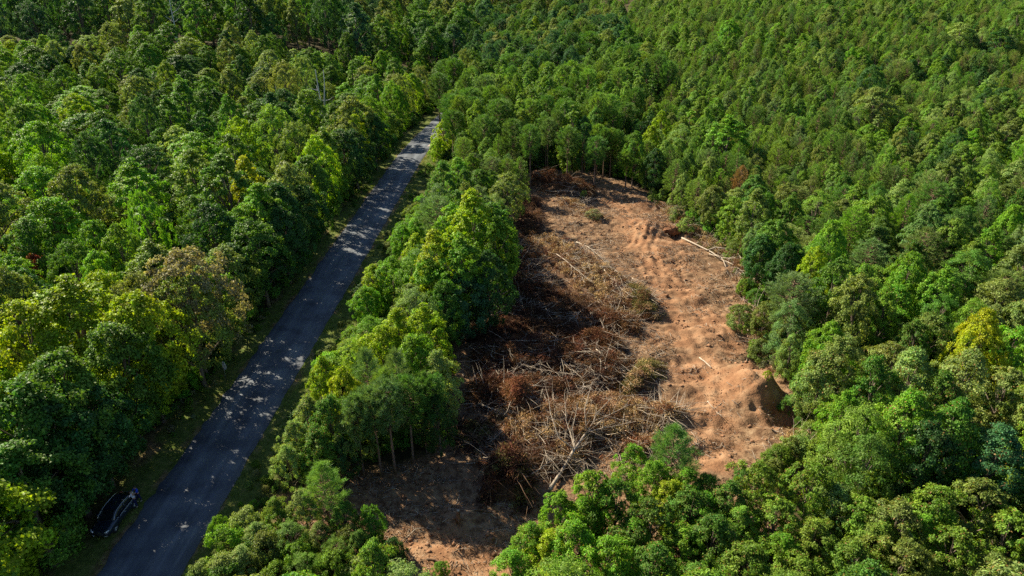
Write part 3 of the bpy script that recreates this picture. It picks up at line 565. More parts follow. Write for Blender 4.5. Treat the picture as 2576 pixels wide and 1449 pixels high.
# ---- fill the woods
cells = {}
def cell_add(x, y, w):
    cells.setdefault((int(x//8), int(y//8)), []).append((x, y, w))
for t in TREES: cell_add(t['x'], t['y'], t['w'])
def free(x, y, w, k):
    cx, cy = int(x//8), int(y//8)
    for i in range(cx-2, cx+3):
        for j in range(cy-2, cy+3):
            for (a, b, c) in cells.get((i, j), ()):
                if (a-x)**2+(b-y)**2 < (k*(w+c)*.5)**2: return False
    return True
fr = random.Random(11)
def zone(x, y, n):
    """(kinds, tints, height range, width range)"""
    rx = x-float(road_x(y))
    if rx < 0:
        if y > 288: return (('round', 'round', 'tall', 'spread'), ('dark', 'mid', 'blue', 'olive', 'mid'), (21, 27), (11, 16))
        if 100 < y: return (('round', 'round', 'round', 'round', 'tall', 'spread'), ('mid', 'mid', 'fresh', 'dark', 'moss', 'olive', 'fresh') if n < .5 else ('mid', 'fresh', 'dark', 'fresh', 'pale', 'bright'), (9, 16), (6.5, 13))
        return (('round', 'round', 'round', 'tall', 'spread', 'cone'), ('mid', 'mid', 'fresh', 'dark', 'blue', 'olive', 'moss') if n < .5 else ('mid', 'fresh', 'dark', 'fresh', 'pale', 'bright'), (8.5, 15.5), (5.5, 12.5))
    if x < 45 and y > 150 and x < 20+(y-150)*.5:
        if y > 235: return (('round', 'tall', 'spread', 'tallpine'), ('dark', 'mid', 'pine', 'olive', 'blue'), (16, 21), (7, 11))
        return (('tallpine', 'tallpine', 'cone', 'round'), ('pine', 'pine', 'moss', 'pinelight', 'mid'), (13, 17), (4.5, 6.5))
    if y < 70: return (('near', 'fine', 'near', 'droop'), ('moss', 'mid', 'pale', 'fresh', 'olive'), (6.5, 10), (4, 6.5))
    if y < 115: return (('pine', 'round', 'fine', 'near', 'round', 'tall', 'pine'), ('pine', 'pinegrey', 'moss', 'mid', 'olive', 'fresh', 'pale'), (7.5, 11.5), (4.2, 7.2))
    if n > .47: return (('round', 'tall', 'round', 'fine', 'pine', 'cone'), ('moss', 'mid', 'fresh', 'olive', 'pinelight', 'pale', 'moss', 'dark'), (8, 12), (3.9, 6.6))
    return (('pine', 'pine', 'round', 'pine', 'pine', 'fine', 'round'), ('pine', 'moss', 'pinelight', 'moss', 'pinegrey', 'olive', 'pinelight'), (7.5, 11), (3.0, 4.9))
def in_frustum(x, y, mx=14):
    zc = y*FWD[1] + (-H+8)*FWD[2]
    return abs(x) < .748*zc+mx
cand = []
for _ in range(52000):
    y = 20+ (fr.random()**.62)*(400 if fr.random() < .3 else 335); x = fr.uniform(-1, 1)*(.748*(y*.9+18)+14)
    if x < 0 and fr.random() < .25: continue
    cand.append((x, y))
for _ in range(2500): cand.append((fr.uniform(-190, 190), fr.uniform(345, 640)))
CA = np.array(cand); CN2 = fbm(CA[:, 0]/11, CA[:, 1]/11, 78, 2); CN = fbm(CA[:, 0]/30, CA[:, 1]/30, 77); CZ = gz(CA[:, 0], CA[:, 1]); CS = poly_sd(CA[:, 0], CA[:, 1], CLEAR)
spec = []
for (x, y), n in zip(cand, CN):
    kinds, tints, hr, wr = zone(x, y, n); spec.append((fr.choice(kinds), fr.choice(tints), fr.uniform(*hr), fr.uniform(*wr)))
for q in range(0, len(spec), 23):
    if cand[q][0] > 25 and cand[q][1] > 115 and q % 46 == 0: spec[q] = (fr.choice(('round', 'tall', 'spread')), fr.choice(('mid', 'olive', 'fresh', 'pale', 'dark')), fr.uniform(11.5, 15), fr.uniform(7.5, 11))
CB = blocks(CA[:, 0], CA[:, 1], CZ, [q[2] for q in spec], [q[3] for q in spec])
for i, (x, y) in enumerate(cand):
    kind, tint, h, w = spec[i]; rx = x-float(road_x(y))
    if abs(rx) < 5.2+w*.34 and y < 240: continue
    if rx < -28 and 268 < y < 290: continue
    if 195 < y < 240 and abs(rx) < 6+w*.32: continue
    if 0 < rx < 14 and y < 150: continue
    if CS[i] > 0 and y < 190: continue
    if y > 345 and x > -40 and i % 3 == 0: continue
    if y < 215 and CB[i]: continue
    if not free(x, y, w, ((.90 if y > 100 else .84) if rx < 0 else .62+.2*((i*7) % 10)/10) if y < 345 else .9): continue
    h *= .80+.42*float(CN2[i])
    add_tree(kind, x, y, h, w, tint); cell_add(x, y, w)

# ------------------------------------------------------------------ labels
TNAME = dict(bright='bright yellow-green', yellow='golden yellow', mid='mid green', fresh='fresh green', dark='dark green', blue='bluish green', olive='olive', tan='tan',
             pine='deep green', pinelight='light green', pinegrey='grey-green', moss='mossy green', rust='rust-brown', red='red', pale='pale green')
KLOOK = dict(round='round-crowned', tall='tall lumpy', spread='broad spreading', near='leafy', droop='drooping-leaved', fine='feathery', cone='pointed', pine='bushy', tallpine='long-trunked', nearpine='soft young', shrub='low')
KNOUN = dict(broadleaf_tree='broadleaf tree', pointed_broadleaf_tree='broadleaf tree', pine_tree='pine', shrub='bush')
ORD = ['', 'second', 'third', 'fourth', 'fifth', 'sixth', 'seventh', 'eighth', 'ninth', 'tenth', 'eleventh', 'twelfth', 'thirteenth', 'fourteenth', 'fifteenth', 'sixteenth', 'seventeenth', 'eighteenth', 'nineteenth', 'twentieth']
for t in TREES:
    px, py, d = project(t['x'], t['y'], t['z']+t['h']*.72); t['px'], t['py'], t['d'] = float(px), float(py), float(d)
    t['area'] = (F/d)**2*t['w']*t['h']*.6 if (-60 < px < 2636 and -70 < py < 1560) else 0
byk = {}
for t in TREES: byk.setdefault(KIND_NAME[t['kind']], []).append(t)
keep = []
for k, v in byk.items():
    v.sort(key=lambda t: (-bool(t['label']), -t['area'], t['x']))
    lim = 290
    for i, t in enumerate(v):
        t['own'] = i < lim and t['area'] > 0
        if t['own']: keep.append(t)
def where(px, py):
    cols = ['far left', 'left', 'left of centre', 'centre left', 'centre right', 'right of centre', 'right', 'far right']
    rows = ['top edge', 'upper part', 'upper middle', 'lower middle', 'lower part', 'bottom edge']
    return cols[min(7, max(0, int(px/2576*8)))], rows[min(5, max(0, int(py/1449*6)))]
groups = {}
for t in keep:
    if not t['label']: groups.setdefault((t['kind'], t['tname'], *where(t['px'], t['py'])), []).append(t)
for (kind, tn, c, r), v in groups.items():
    v.sort(key=lambda t: t['px'])
    nm = f"{TNAME[tn]} {KLOOK[kind]} {KNOUN[KIND_NAME[kind]]}"
    for i, t in enumerate(v):
        if len(v) == 1: t['label'] = f"the only {nm} at the {r}, {c}"
        elif i == 0: t['label'] = f"leftmost {nm} at the {r}, {c}"
        elif i == len(v)-1: t['label'] = f"rightmost {nm} at the {r}, {c}"
        else: t['label'] = f"{nm}, {ORD[i]} from left at the {r}, {c}"
GROUP = dict(broadleaf_tree='broadleaf trees of the woods', pointed_broadleaf_tree='pointed broadleaf trees of the woods', pine_tree='pines of the woods', shrub='bushes by the clearing and road')
for t in keep:
    P = PROTO[t['kind']][t['proto']]; kn = KIND_NAME[t['kind']]
    o = empty(kn, (t['x'], t['y'], t['z']), t['rz']); s = t['w']*.5/P['R']; o.scale = (s, s, t['h']/P['H'])
    o.rotation_euler = (random.uniform(-.03, .03), random.uniform(-.03, .03), t['rz'])
    tag(o, t['label'], 'bush' if kn == 'shrub' else 'tree', GROUP[kn])
    c = link(P['names'][0], P['crown'], o); c.color = (*t['color'], 1)
    link(P['names'][1], P['trunk'], o)

# ------------------------------------------------------------------ the far woods and the undergrowth: one object each, too many to count
def proto_collection(name, items):
    c = bpy.data.collections.new(name); order = []
    for i, (crown, trunk) in enumerate(items):
        me = crown.copy(); bm = bmesh.new(); bm.from_mesh(crown); n0 = len(bm.faces); bm.from_mesh(trunk); bm.faces.ensure_lookup_table()
        for f in bm.faces[n0:]: f.material_index = 1
        bm.to_mesh(me); bm.free(); me.materials.append(trunk.materials[0])
        o = bpy.data.objects.new(f"{name}_{i:03d}", me); c.objects.link(o)
    return c
def scatter_object(name, coll, pts, idx, rot, scl, col):
    me = bpy.data.meshes.new(name); me.vertices.add(len(pts)); me.vertices.foreach_set('co', np.asarray(pts, np.float32).ravel())
    a = me.attributes.new('pick', 'INT', 'POINT'); a.data.foreach_set('value', np.asarray(idx, np.int32))
    for nm, arr in (('turn', rot), ('size', scl), ('tint', col)):
        a = me.attributes.new(nm, 'FLOAT_VECTOR', 'POINT'); a.data.foreach_set('vector', np.asarray(arr, np.float32).ravel())
    me.update(); o = link(name, me)
    ng = bpy.data.node_groups.new(name+'_scatter', 'GeometryNodeTree')
    ng.interface.new_socket('Geometry', in_out='INPUT', socket_type='NodeSocketGeometry'); ng.interface.new_socket('Geometry', in_out='OUTPUT', socket_type='NodeSocketGeometry')
    gi = ng.nodes.new('NodeGroupInput'); go = ng.nodes.new('NodeGroupOutput')
    ci = ng.nodes.new('GeometryNodeCollectionInfo'); ci.inputs['Collection'].default_value = coll; ci.inputs['Separate Children'].default_value = True; ci.inputs['Reset Children'].default_value = True
    ip = ng.nodes.new('GeometryNodeInstanceOnPoints'); ip.inputs['Pick Instance'].default_value = True
    def na(nm, dt):
        n = ng.nodes.new('GeometryNodeInputNamedAttribute'); n.data_type = dt; n.inputs['Name'].default_value = nm; return n.outputs['Attribute']
    L = ng.links
    L.new(gi.outputs[0], ip.inputs['Points']); L.new(ci.outputs[0], ip.inputs['Instance']); L.new(na('pick', 'INT'), ip.inputs['Instance Index'])
    e2r = ng.nodes.new('FunctionNodeEulerToRotation'); L.new(na('turn', 'FLOAT_VECTOR'), e2r.inputs[0]); L.new(e2r.outputs[0], ip.inputs['Rotation'])
    L.new(na('size', 'FLOAT_VECTOR'), ip.inputs['Scale'])
    sa = ng.nodes.new('GeometryNodeStoreNamedAttribute'); sa.data_type = 'FLOAT_VECTOR'; sa.domain = 'INSTANCE'; sa.inputs['Name'].default_value = 'color'
    L.new(ip.outputs[0], sa.inputs['Geometry']); L.new(na('tint', 'FLOAT_VECTOR'), sa.inputs['Value'])
    L.new(sa.outputs[0], go.inputs[0])
    md = o.modifiers.new('scatter', 'NODES'); md.node_group = ng
    o['kind'] = 'stuff'
    return o
items, index = [], {}
for k, v in PROTO.items():
    for i, P in enumerate(v): index[(k, i)] = len(items); items.append((P['crown'], P['trunk']))
WOOD = proto_collection('wood_stock', items)
rest = [t for t in TREES if not t.get('own')]
scatter_object('forest', WOOD, [(t['x'], t['y'], t['z']) for t in rest], [index[(t['kind'], t['proto'])] for t in rest], [(0, 0, t['rz']) for t in rest],
               [(t['w']*.5/PROTO[t['kind']][t['proto']]['R'],)*2+(t['h']/PROTO[t['kind']][t['proto']]['H'],) for t in rest], [t['color'] for t in rest])
n = 11500; ug = np.random.default_rng(31)
uy = 22+ug.random(n)**.7*275; ux = ug.uniform(-1, 1, n)*(.748*(uy*.9+18)+5); ur = ux-road_x(uy); us = ug.uniform(.5, 1.3, n); uz = gz(ux, uy)
k = (np.abs(ur) > 6.2+ug.random(n)*1.6) & ~((ur > 0) & (ur < 5) & (uy < 190)) & ~((uy < 195) & (poly_sd(ux, uy, CLEAR) > -.6-1.2*us)) & ~((uy < 200) & blocks(ux, uy, uz, 3*us, 4*us))
up = [(ux[i], uy[i], uz[i], us[i], fr.randrange(4), fr.uniform(0, 6.28), var(TINT[fr.choice(('mid', 'dark', 'moss', 'fresh', 'olive'))], .25)) for i in np.nonzero(k)[0]]
n = 1500; wy = 30+ug.random(n)**.8*150; sd_ = ug.choice([-1, 1], n, p=[.55, .45]); wx = road_x(wy)+sd_*(4.3+ug.random(n)**.7*4.0); wz = gz(wx, wy)
for i in range(n):
    if vnoise(np.array([wx[i]/2.2]), np.array([wy[i]/4.0]), 83)[0] > .52: up.append((wx[i], wy[i], wz[i], fr.uniform(.08, .24), fr.randrange(4), fr.uniform(0, 6.28), var(TINT[fr.choice(('moss', 'olive', 'tan', 'mid', 'fresh'))], .25)))
scatter_object('undergrowth', WOOD, [u[:3] for u in up], [index[('shrub', u[4])] for u in up], [(0, 0, u[5]) for u in up], [(u[3],)*3 for u in up], [u[6] for u in up])

# ------------------------------------------------------------------ ground, road, verge grass
def axis(fine0, fine1, step, lo, hi):
    a = list(np.arange(fine0, fine1, step)); s = step; v = a[-1]
    while v < hi: s *= 1.22; v += s; a.append(v)
    s = step; v = a[0]; b = []
    while v > lo: s *= 1.22; v -= s; b.append(v)
    return np.array(b[::-1]+a)
xs = axis(-46, 48, .30, -3200, 3200); ys = axis(24, 165, .34, -700, 3600)
X, Y = np.meshgrid(xs, ys, indexing='ij'); Xf, Yf = X.ravel(), Y.ravel()
Zf = gz(Xf, Yf)
r = np.abs(Xf-road_x(Yf)); Zf = np.where((r < 4.4) & (Yf < 242) & (Yf > -60), Zf-.05, Zf)
nx, ny = len(xs), len(ys)
i, j = np.meshgrid(np.arange(nx-1), np.arange(ny-1), indexing='ij')
Q = np.stack([i*ny+j, (i+1)*ny+j, (i+1)*ny+j+1, i*ny+j+1], -1).reshape(-1, 4)
gm = mesh_np('ground', np.stack([Xf, Yf, Zf], 1), [Q], [M['ground']], smooth=True)
near = (Yf > 5) & (Yf < 190) & (np.abs(Xf) < 80)
sd = np.where(near, poly_sd(Xf, Yf, CLEAR), -60.0)
soil = sst(-1.2, 1.0, sd+(fbm(Xf/2, Yf/2, 41)-.45)*4)
soil = np.maximum(soil, np.exp(-((r-3.45)/.42)**2)*sst(.36, .56, fbm(Xf/.9, Yf/2.4, 57))*.9*(Yf < 235)*(Yf > 0))
soil = np.maximum(soil, .7*np.exp(-((r-6.4)/1.3)**2)*sst(.45, .6, fbm(Xf/2.2, Yf/4, 58))*(Xf < road_x(Yf))*(Yf < 120)*(Yf > 0))
gn = fbm(Xf/1.6, Yf/1.6, 51)
grass = sst(9.0, 5.2, r+(gn-.45)*5)*(Yf < 235)
fresh = np.zeros_like(Xf)
for px, py, rx, ry, k in ((1640, 600, 5, 9, .9), (1700, 700, 5, 10, .45), (1740, 850, 6, 5, .55), (1860, 980, 5, 4, .7), (1760, 950, 5, 4, .6), (1140, 1420, 5, 3, .8), (1620, 520, 5, 4, .6), (1660, 780, 3, 5, .5), (1400, 600, 5, 3, .1), (1800, 1080, 6, 3, .15), (1980, 1050, 3, 3, .8)):
    p = flat_at(px, py); fresh = np.maximum(fresh, k*np.exp(-((Xf-p[0])/rx)**2-((Yf-p[1])/ry)**2))
fresh = np.maximum(fresh, .75*np.exp(-(track_d(Xf, Yf)/2.4)**2)*(.4+fbm(Xf/3, Yf/3, 17)))
for nm, arr in (('soil', soil), ('grass', grass), ('fresh', fresh)):
    a = gm.attributes.new(nm, 'FLOAT', 'POINT'); a.data.foreach_set('value', np.asarray(arr, np.float32))
tag(link('ground', gm), kind='structure')
# road
yy = np.concatenate([np.arange(-60, 24, 4), np.arange(24, 200, .6), np.arange(200, 244, 4)])
ac = np.array([0, .02, .1, .2, .3, .4, .5, .6, .7, .8, .9, .98, 1.0])
RV, RA = [], []
for k, y in enumerate(yy):
    wob = (np.array([fbm(y/1.1, 3.3, 61), fbm(y/1.1, 9.1, 62)])-.45)*.8
    xl = float(road_x(y))-ROAD_W/2+wob[0]; xr = float(road_x(y))+ROAD_W/2+wob[1]*.5
    zc = float(base_z(road_x(y), y))
    for f in ac:
        RV.append((xl+(xr-xl)*f, y, zc+.012+.055*(1-(2*f-1)**2)-(.03 if f in (0, 1.0) else 0))); RA.append(f)
na_ = len(ac); i, j = np.meshgrid(np.arange(len(yy)-1), np.arange(na_-1), indexing='ij')
Q = np.stack([i*na_+j, i*na_+j+1, (i+1)*na_+j+1, (i+1)*na_+j], -1).reshape(-1, 4)
rm = mesh_np('road', RV, [Q], [M['asphalt']], smooth=True)
a = rm.attributes.new('across', 'FLOAT', 'POINT'); a.data.foreach_set('value', np.asarray(RA, np.float32))
tag(link('road', rm), kind='structure')
# gravel drive that leaves the road at its far end
M['gravel'] = plain('pale_pink_gravel', (.40, .31, .28), .95, 0, .1)
dv = MB(); c0 = np.array([float(road_x(176))+2.6, 176.0])
pts = [c0+np.array([t*11, 1.5*math.sin(t*2)]) for t in np.linspace(0, 1, 12)]
for k in range(11):
    pass
VV = []
for k, p in enumerate(pts):
    w = 4.2-1.6*min(1, k/4)
    for s in (-1, 0, 1): VV.append((p[0]-.5*abs(s), p[1]+s*w, gz1(p[0], p[1]+s*w)+.05+.03*(s == 0)))
dv.add(VV, [(3*k+s, 3*k+3+s, 3*k+4+s, 3*k+1+s) for k in range(11) for s in (0, 1)])
tag(link('gravel_drive', dv.mesh('gravel_drive', M['gravel'], True)), kind='structure')
# verge grass blades
def blades(n, sampler, L, W, seed, bend=.5):
    rng = np.random.default_rng(seed); P = sampler(rng, n); n = len(P)
    d = unit(np.stack([rng.normal(size=n)*bend, rng.normal(size=n)*bend, np.ones(n)], 1)); l = (L*rng.uniform(.5, 1.4, n))[:, None]
    b = unit(np.cross(d, rng.normal(size=(n, 3))))*W
    mid = P+d*l*.55; tip = P+d*l+np.stack([rng.normal(size=n), rng.normal(size=n), -np.abs(rng.normal(size=n))*.4], 1)*l*.3
    V = np.stack([P-b, P+b, mid+b*.7, tip, mid-b*.7], 1).reshape(-1, 3)
    k = np.arange(n)*5
    return V, np.stack([k, k+1, k+2, k+3, k+4], 1)
def verge(rng, n):
    y = 30+rng.random(n)**.8*160; side = rng.random(n) < .5
    dd = ROAD_W/2+.05+rng.random(n)**1.2*4.5
    x = road_x(y)+np.where(side, dd, -dd)
    k = vnoise(x/1.1, y/1.1, 71) > .35+.25*(~side); x, y = x[k], y[k]
    return np.stack([x, y, gz(x, y)-.02], 1)
V, Q = blades(42000, verge, .26, .022, 3)
go_ = link('grass', mesh_np('grass', V, [Q], [M['grass']])); go_.color = (.135, .19, .032, 1); tag(go_, 'short rough grass along both road edges', 'grass', kind='stuff')

# ------------------------------------------------------------------ clearing: litter, brush piles, fallen wood
def clear_pts(rng, n, inset=.3):
    lo, hi = CLEAR.min(0), CLEAR.max(0); x = rng.uniform(lo[0], hi[0], n*3); y = rng.uniform(max(lo[1], 24), hi[1], n*3)
    k = (poly_sd(x, y, CLEAR) > inset) & (fbm(x/3.5, y/2.2, 91)+rng.uniform(-.12, .12, n*3)-.10*np.exp(-(track_d(x, y)/3)**2) > .45)
    x, y = x[k][:n], y[k][:n]; return x, y
def stick_mesh(rng, x, y, z, L, rad, tilt=.25):
    n = len(x); a = rng.uniform(0, 6.28, n); e = rng.normal(size=n)*tilt
    d = np.stack([np.cos(a)*np.cos(e), np.sin(a)*np.cos(e), np.sin(e)], 1); l = (L*rng.uniform(.4, 1.6, n))[:, None]; r = (rad*rng.uniform(.6, 1.6, n))[:, None]
    u = unit(np.cross(d, [0, 0, 1.0])); w = np.cross(d, u); P = np.stack([x, y, z], 1); B = rng.normal(size=(n, 3))*l*.06
    A0, A1, A2 = P-d*l*.5, P+B, P+d*l*.5; V = []
    for A, k in ((A0, 1.0), (A1, .9), (A2, .45)):
        for t in (0, 2.09, 4.19): V.append(A+(u*math.cos(t)+w*math.sin(t))*r*k)
    V = np.stack(V, 1).reshape(-1, 3); k = np.arange(n)[:, None]*9; Q = []
    for s in (0, 3):
        for t in range(3): Q.append(np.concatenate([k+s+t, k+s+(t+1) % 3, k+s+3+(t+1) % 3, k+s+3+t], 1))
    return V, np.concatenate(Q)
rng = np.random.default_rng(5)
parts = []
for n, L, rad, mt in ((16000, .42, .018, 0), (4500, 1.0, .028, 0), (8000, .5, .02, 1)):
    x, y = clear_pts(rng, n); parts.append((stick_mesh(rng, x, y, gz(x, y)+.02, L, rad), mt))
V = np.concatenate([p[0][0] for p in parts]); off = np.cumsum([0]+[len(p[0][0]) for p in parts])[:-1]
Q = np.concatenate([p[0][1]+o for p, o in zip(parts, off)]); MI = np.concatenate([np.full(len(p[0][1]), p[1]) for p in parts])
tag(link('twig_litter', mesh_np('twig_litter', V, [Q], [M['dead_wood'], M['brown_wood']], MI)), 'broken twigs and splinters strewn over the bare soil', 'litter', kind='stuff')
# clods and crumbs of clay turned up by the machine
def clods(rng, n):
    lo, hi = CLEAR.min(0), CLEAR.max(0); x = rng.uniform(lo[0], hi[0], n*3); y = rng.uniform(max(lo[1], 24), hi[1], n*3)
    k = (poly_sd(x, y, CLEAR) > .2) & (fbm(x/2.2, y/1.6, 191)+rng.uniform(-.12, .12, n*3) > .53); x, y = x[k][:n], y[k][:n]; n = len(x)
    r = .04+.17*rng.random(n)**6; t = (1+5**.5)/2
    I = unit(np.array([(-1,t,0),(1,t,0),(-1,-t,0),(1,-t,0),(0,-1,t),(0,1,t),(0,-1,-t),(0,1,-t),(t,0,-1),(t,0,1),(-t,0,-1),(-t,0,1)], float))
    Fi = np.array([(0,11,5),(0,5,1),(0,1,7),(0,7,10),(0,10,11),(1,5,9),(5,11,4),(11,10,2),(10,7,6),(7,1,8),(3,9,4),(3,4,2),(3,2,6),(3,6,8),(3,8,9),(4,9,5),(2,4,11),(6,2,10),(8,6,7),(9,8,1)])
    V = I[None]*rng.uniform(.6, 1.35, (n, 12, 1))*np.stack([rng.uniform(.8, 1.5, n), rng.uniform(.8, 1.5, n), rng.uniform(.5, .95, n)], 1)[:, None]*r[:, None, None]+np.stack([x, y, gz(x, y)+r*.15], 1)[:, None]
    return V.reshape(-1, 3), (Fi[None]+np.arange(n)[:, None, None]*12).reshape(-1, 3)
V, Tt = clods(np.random.default_rng(77), 14000)
M['clod'] = bark_material('red_clay_clods', (.17, .085, .048), (.34, .185, .105), 7)
tag(link('soil_clods', mesh_np('soil_clods', V, [Tt], [M['clod']])), 'crumbled clods of reddish clay on the cleared ground', 'soil', kind='stuff')
def dead_flakes(rng, n):
    x, y = clear_pts(rng, n); p = flat_at(1945, 1035); k = np.hypot(x-p[0], y-p[1]) > 5.2; x, y = x[k], y[k]; return np.stack([x, y, gz(x, y)], 1)
V, Q = blades(40000, dead_flakes, .24, .035, 9, 1.6)
o = link('leaf_litter', mesh_np('leaf_litter', V, [Q], [M['dead']])); o.color = (.20, .115, .062, 1); tag(o, 'dry brown leaves and straw scattered over the cleared soil', 'litter', kind='stuff')

def bend_line(rng, p, d, L, k=5, wig=.12, sag=0):
    pts = [np.array(p, float)]; d = unit(np.array(d, float))
    for s in range(k):
        d = unit(d+rng.normal(size=3)*wig+np.array([0, 0, -sag])); pts.append(pts[-1]+d*L/k)
    return pts
def branchy(rng, L=5.0, r=.08, subs=7, sub_len=.45, sides=6, lift=.25):
    """a felled stem with side branches, lying along +x"""
    mb = MB(); P = bend_line(rng, (0, 0, r), (1, 0, .05), L, 7, .09); P = np.array(P); P[:, 2] = np.maximum(P[:, 2], r*.8)
    mb.tube(P, np.linspace(r, r*.25, len(P)), sides)
    for s in range(subs):
        f = rng.uniform(.25, .97); i = int(f*7); q = P[i]+(P[min(7, i+1)]-P[i])*(f*7-i)
        a = rng.choice([-1, 1])*rng.uniform(.35, 1.0); el = rng.uniform(-.05, lift*2)
        d = (math.cos(a), math.sin(a), el); l = L*sub_len*rng.uniform(.4, 1.0)*(1.15-f*.6)
        B = bend_line(rng, q, d, l, 5, .16); mb.tube(B, np.linspace(r*.5*(1.1-f*.7), .008, len(B)), 5, False)
        for _ in range(rng.integers(1, 4)):
            k = rng.integers(2, 5); d2 = unit(np.array(d)+rng.normal(size=3)*.7); B2 = bend_line(rng, B[k], d2, l*.45, 3, .2); mb.tube(B2, np.linspace(.016, .005, len(B2)), 4, False)
    return mb
PILES = []
_gx = np.arange(-40, 52, .5); _gy = np.arange(24, 170, .5); _GX, _GY = np.meshgrid(_gx, _gy, indexing='ij'); _GZ = gz(_GX.ravel(), _GY.ravel()).reshape(_GX.shape)
def gfast(x, y):
    i = min(len(_gx)-2, max(0, int((x+40)/.5))); j = min(len(_gy)-2, max(0, int((y-24)/.5))); u = (x+40)/.5-i; v = (y-24)/.5-j
    return float((_GZ[i, j]*(1-u)+_GZ[i+1, j]*u)*(1-v)+(_GZ[i, j+1]*(1-u)+_GZ[i+1, j+1]*u)*v)
def pile(pts_px, width, height, n_blob, tints, label, green=0, twigs=120, woody='dead_wood', seed=1):
    rng = np.random.default_rng(seed)
    C = np.array([flat_at(*p)[:2] for p in pts_px]); seg = np.linalg.norm(np.diff(C, axis=0), axis=1); S = np.concatenate([[0], np.cumsum(seg)])
    def along(f):
        s = f*S[-1]; k = min(len(seg)-1, max(0, int(np.searchsorted(S, s)-1))); u = (s-S[k])/max(1e-6, seg[k])
        t = unit(C[k+1]-C[k]); return C[k]+(C[k+1]-C[k])*u, t
    c0, _ = along(.5); root = empty('brush_pile', (c0[0], c0[1], gz1(*c0))); o3 = np.array([c0[0], c0[1], gz1(*c0)])
    tag(root, label, 'brush pile', 'brush piles in the clearing')
    # matted heart of the heap
    height *= 1.25
    def prof(f, v):
        e = (max(0, 1-abs(2*f-1)**3.0))**.6; return height*e*max(0, 1-v*v)**.75
    nf, nv = 46, 22; G = []
    for a in range(nf):
        f = a/(nf-1); p, t = along(f); nrm = np.array([-t[1], t[0]])
        for b in range(nv):
            v = -1+2*b/(nv-1); q = p+nrm*v*width*.5*(.8+.4*vnoise(f*9, v*2+seed, seed)); G.append((q[0], q[1], prof(f, v)))
    G = np.array(G); G[:, 2] = gz(G[:, 0], G[:, 1])-.15+G[:, 2]*(.15+.95*fbm(G[:, 0]/.8, G[:, 1]/.8, seed+5)); G -= o3
    i, j = np.meshgrid(np.arange(nf-1), np.arange(nv-1), indexing='ij')
    Q = np.stack([i*nv+j, (i+1)*nv+j, (i+1)*nv+j+1, i*nv+j+1], -1).reshape(-1, 4)
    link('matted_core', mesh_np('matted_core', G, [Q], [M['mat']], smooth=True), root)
    def surf(rng, lo=.6, hi=1.25):
        f = rng.uniform(.02, .98); v = np.clip(rng.normal()*.58, -1.4, 1.4); p, t = along(f); nrm = np.array([-t[1], t[0]]); q = p+nrm*v*width*.5
        return np.array([q[0], q[1], gfast(q[0], q[1])+prof(f, v)*rng.uniform(lo, hi)])-o3, f, v
    for ti, (tint, share) in enumerate(tints):
        Vs, Qs, k = [], [], 0
        for b in range(int(n_blob*share*3.3)):
            p, f, v = surf(rng); R = rng.uniform(.35, .85); m = int(70*R/.6)
            d = unit(rng.normal(size=(m, 3))+np.array([0, 0, .5])); P = p+d*R*(rng.random(m)**.45)[:, None]*np.array([1, 1, .65])
            T = unit(d*.45+rng.normal(size=(m, 3))*.7+np.array([0, 0, -.3])); Nn = unit(np.cross(T, rng.normal(size=(m, 3))))
            vv, qq = leaf_quads(P, Nn, .32, .15, rng, .05, T); Vs.append(vv); Qs.append(qq+k); k += len(vv)
        o = link('green_regrowth' if tint in ('moss', 'olive2') else 'dead_foliage', mesh_np('dead_foliage', np.concatenate(Vs), [np.concatenate(Qs)], [M['dead']]), root)
        o.color = (*DEADT[tint], 1)
    tw = MB()
    for b in range(int(twigs*2.3)):
        p, f, v = surf(rng, .5, 1.1); d = rng.normal(size=3)*np.array([1, 1, .16])+np.array([.45, -.25, .03]); L = rng.uniform(1.0, 4.2); B = bend_line(rng, p+np.array([0, 0, .15]), d, L, 5, .11)
        tw.tube(B, np.linspace(rng.uniform(.016, .046), .006, len(B)), 4, False)
    tm = link('twig_tangle', tw.mesh('twig_tangle', M[woody]), root); tm['kind'] = 'stuff'
    PILES.append((C, seg, S, width, height))
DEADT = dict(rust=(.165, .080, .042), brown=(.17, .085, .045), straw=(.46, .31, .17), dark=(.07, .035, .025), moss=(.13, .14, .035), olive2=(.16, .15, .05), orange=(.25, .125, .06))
pile([(1350, 450), (1400, 478), (1500, 492)], 5.5, 2.2, 100, (('rust', .5), ('brown', .5)), 'rusty brown brush pile at the far left end of the clearing', seed=11, twigs=70)
pile([(1345, 600), (1420, 660), (1500, 720), (1600, 790)], 8.5, 1.7, 200, (('brown', .25), ('straw', .55), ('rust', .2)), 'long sunlit straw-brown brush pile with pale sticks, mid clearing', seed=12, twigs=260)
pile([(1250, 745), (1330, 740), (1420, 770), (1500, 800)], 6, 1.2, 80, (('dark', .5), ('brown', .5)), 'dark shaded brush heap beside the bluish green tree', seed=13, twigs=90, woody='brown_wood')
pile([(1570, 735), (1610, 760), (1625, 815)], 3.4, 1.5, 70, (('olive2', .55), ('rust', .2), ('straw', .25)), 'green-tinged end of the middle brush heap facing the bare soil', seed=14, twigs=30)
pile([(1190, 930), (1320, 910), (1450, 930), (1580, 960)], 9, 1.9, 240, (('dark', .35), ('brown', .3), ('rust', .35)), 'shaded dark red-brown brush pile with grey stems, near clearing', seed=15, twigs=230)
pile([(1440, 850), (1500, 870), (1560, 890)], 4, 1.3, 70, (('rust', .6), ('brown', .4)), 'small reddish brush heap between the two big brush piles', seed=16, twigs=40)
pile([(1570, 1000), (1615, 960), (1640, 920)], 3.0, 1.0, 60, (('olive2', .6), ('straw', .4)), 'grassy green-brown tuft heap edging the bare soil', seed=17, twigs=20)
